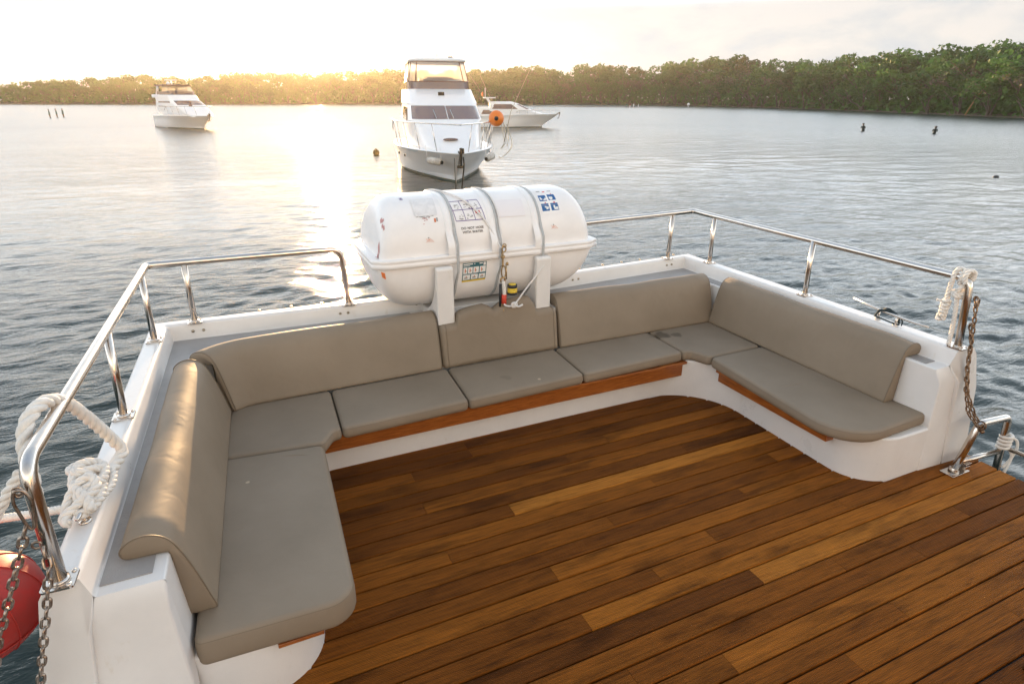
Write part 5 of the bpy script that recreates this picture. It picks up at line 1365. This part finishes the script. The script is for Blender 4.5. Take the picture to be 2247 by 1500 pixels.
# Nishita sky at low strength under a thin bright veil of cloud, with an extra band added above the view
hs = N(nt, 'ShaderNodeHueSaturation', Saturation=.30); L(nt, sky.outputs[0], hs.inputs['Color'])
nsk = N(nt, 'ShaderNodeVectorMath', operation='SCALE'); nsk.inputs['Scale'].default_value = SKY_S; L(nt, hs.outputs[0], nsk.inputs[0])
tc = N(nt, 'ShaderNodeTexCoord'); sx = N(nt, 'ShaderNodeSeparateXYZ'); L(nt, tc.outputs['Generated'], sx.inputs[0])
low = ramp(nt, sx.outputs['Z'], [(0, (.62,.605,.585)), (.06, (.595,.60,.60)), (.14, (.57,.58,.595)), (.22, (.18,.19,.20)), (.5, (0,0,0))])
high = ramp(nt, sx.outputs['Z'], [(.12, (0,0,0)), (.20, (1.66,1.80,1.92)), (.34, (.86,.97,1.06)), (.45, (.56,.66,.76)), (.62, (.42,.50,.60)), (1, (.24,.31,.42))])  # added bright band above the camera's view, brightens the water and the boat
dt = N(nt, 'ShaderNodeVectorMath', operation='DOT_PRODUCT'); L(nt, tc.outputs['Generated'], dt.inputs[0]); dt.inputs[1].default_value = tuple(S)
dm = N(nt, 'ShaderNodeMapRange'); dm.inputs[1].default_value = -1; dm.inputs[2].default_value = 1; L(nt, dt.outputs['Value'], dm.inputs[0])
azl = ramp(nt, dm.outputs[0], [(0, (1.35,1.18,1.0)), (.30, (1.05,1.0,.95)), (.5, (.94,.95,.97)), (.82, (.97,.97,.97)), (.93, (1.0,1.0,1.0)), (.985, (1.08,1.08,1.06)), (1, (1.6,1.5,1.3))])
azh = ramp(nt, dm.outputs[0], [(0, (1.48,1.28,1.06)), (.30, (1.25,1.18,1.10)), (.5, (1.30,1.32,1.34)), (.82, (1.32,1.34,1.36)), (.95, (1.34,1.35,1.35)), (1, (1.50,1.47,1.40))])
def mulc(a_, b_):
    q = N(nt, 'ShaderNodeVectorMath', operation='MULTIPLY'); L(nt, a_, q.inputs[0]); L(nt, b_, q.inputs[1]); return q.outputs[0]
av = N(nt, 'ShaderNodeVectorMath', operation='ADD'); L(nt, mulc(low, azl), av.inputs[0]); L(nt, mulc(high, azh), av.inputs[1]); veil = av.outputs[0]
mp = N(nt, 'ShaderNodeMapping'); mp.inputs['Scale'].default_value = (1,1,2.6); L(nt, tc.outputs['Generated'], mp.inputs[0])
cn = N(nt, 'ShaderNodeTexNoise', Scale=5.5, Detail=7, Roughness=.58, Distortion=.25); L(nt, mp.outputs[0], cn.inputs['Vector'])
cl_ = ramp(nt, cn.outputs['Fac'], [(.38, (.84,.89,.95)), (.48, (.985,.975,.965)), (.57, (1.14,1.07,1.01))])
mv = N(nt, 'ShaderNodeMix', data_type='RGBA', blend_type='MULTIPLY'); mv.inputs[0].default_value = 1; L(nt, veil, mv.inputs[6]); L(nt, cl_, mv.inputs[7])
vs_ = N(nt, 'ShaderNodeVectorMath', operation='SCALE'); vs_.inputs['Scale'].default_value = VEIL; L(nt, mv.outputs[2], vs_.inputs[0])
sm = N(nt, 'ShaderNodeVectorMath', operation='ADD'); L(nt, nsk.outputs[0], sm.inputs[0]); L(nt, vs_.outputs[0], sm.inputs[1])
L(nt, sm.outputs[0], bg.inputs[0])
sl = bpy.data.lights.new('sun', 'SUN'); sl.energy = 5.0; sl.angle = R(.5); sl.color = (1,.63,.30)
so = bpy.data.objects.new('sun', sl); COL.objects.link(so); so.rotation_euler = S.to_track_quat('Z', 'Y').to_euler(); so.location = S*60

cam = bpy.data.cameras.new('camera'); co = bpy.data.objects.new('camera', cam); COL.objects.link(co)
cam.sensor_width = 36; cam.lens = 36*1320.04/2247; cam.clip_end = 9000; cam.clip_start = .05
r_ = Vector((.90817452,-.41856625,.00461947)); u_ = Vector((.15364447,.34359142,.9264655)); f_ = Vector((.3893744,.8406826,-.37635136))
co.matrix_world = Matrix(((r_.x,u_.x,-f_.x,0),(r_.y,u_.y,-f_.y,0),(r_.z,u_.z,-f_.z,CAMZ),(0,0,0,1)))
scn.camera = co
scn.view_settings.view_transform = 'Standard'; scn.view_settings.look = 'None'; scn.view_settings.gamma = 1
scn.view_settings.exposure = 1.22
scn.cycles.use_denoising = True
scn.cycles.volume_bounces = 1
scn.cycles.max_bounces = 8
scn.cycles.sample_clamp_indirect = 8
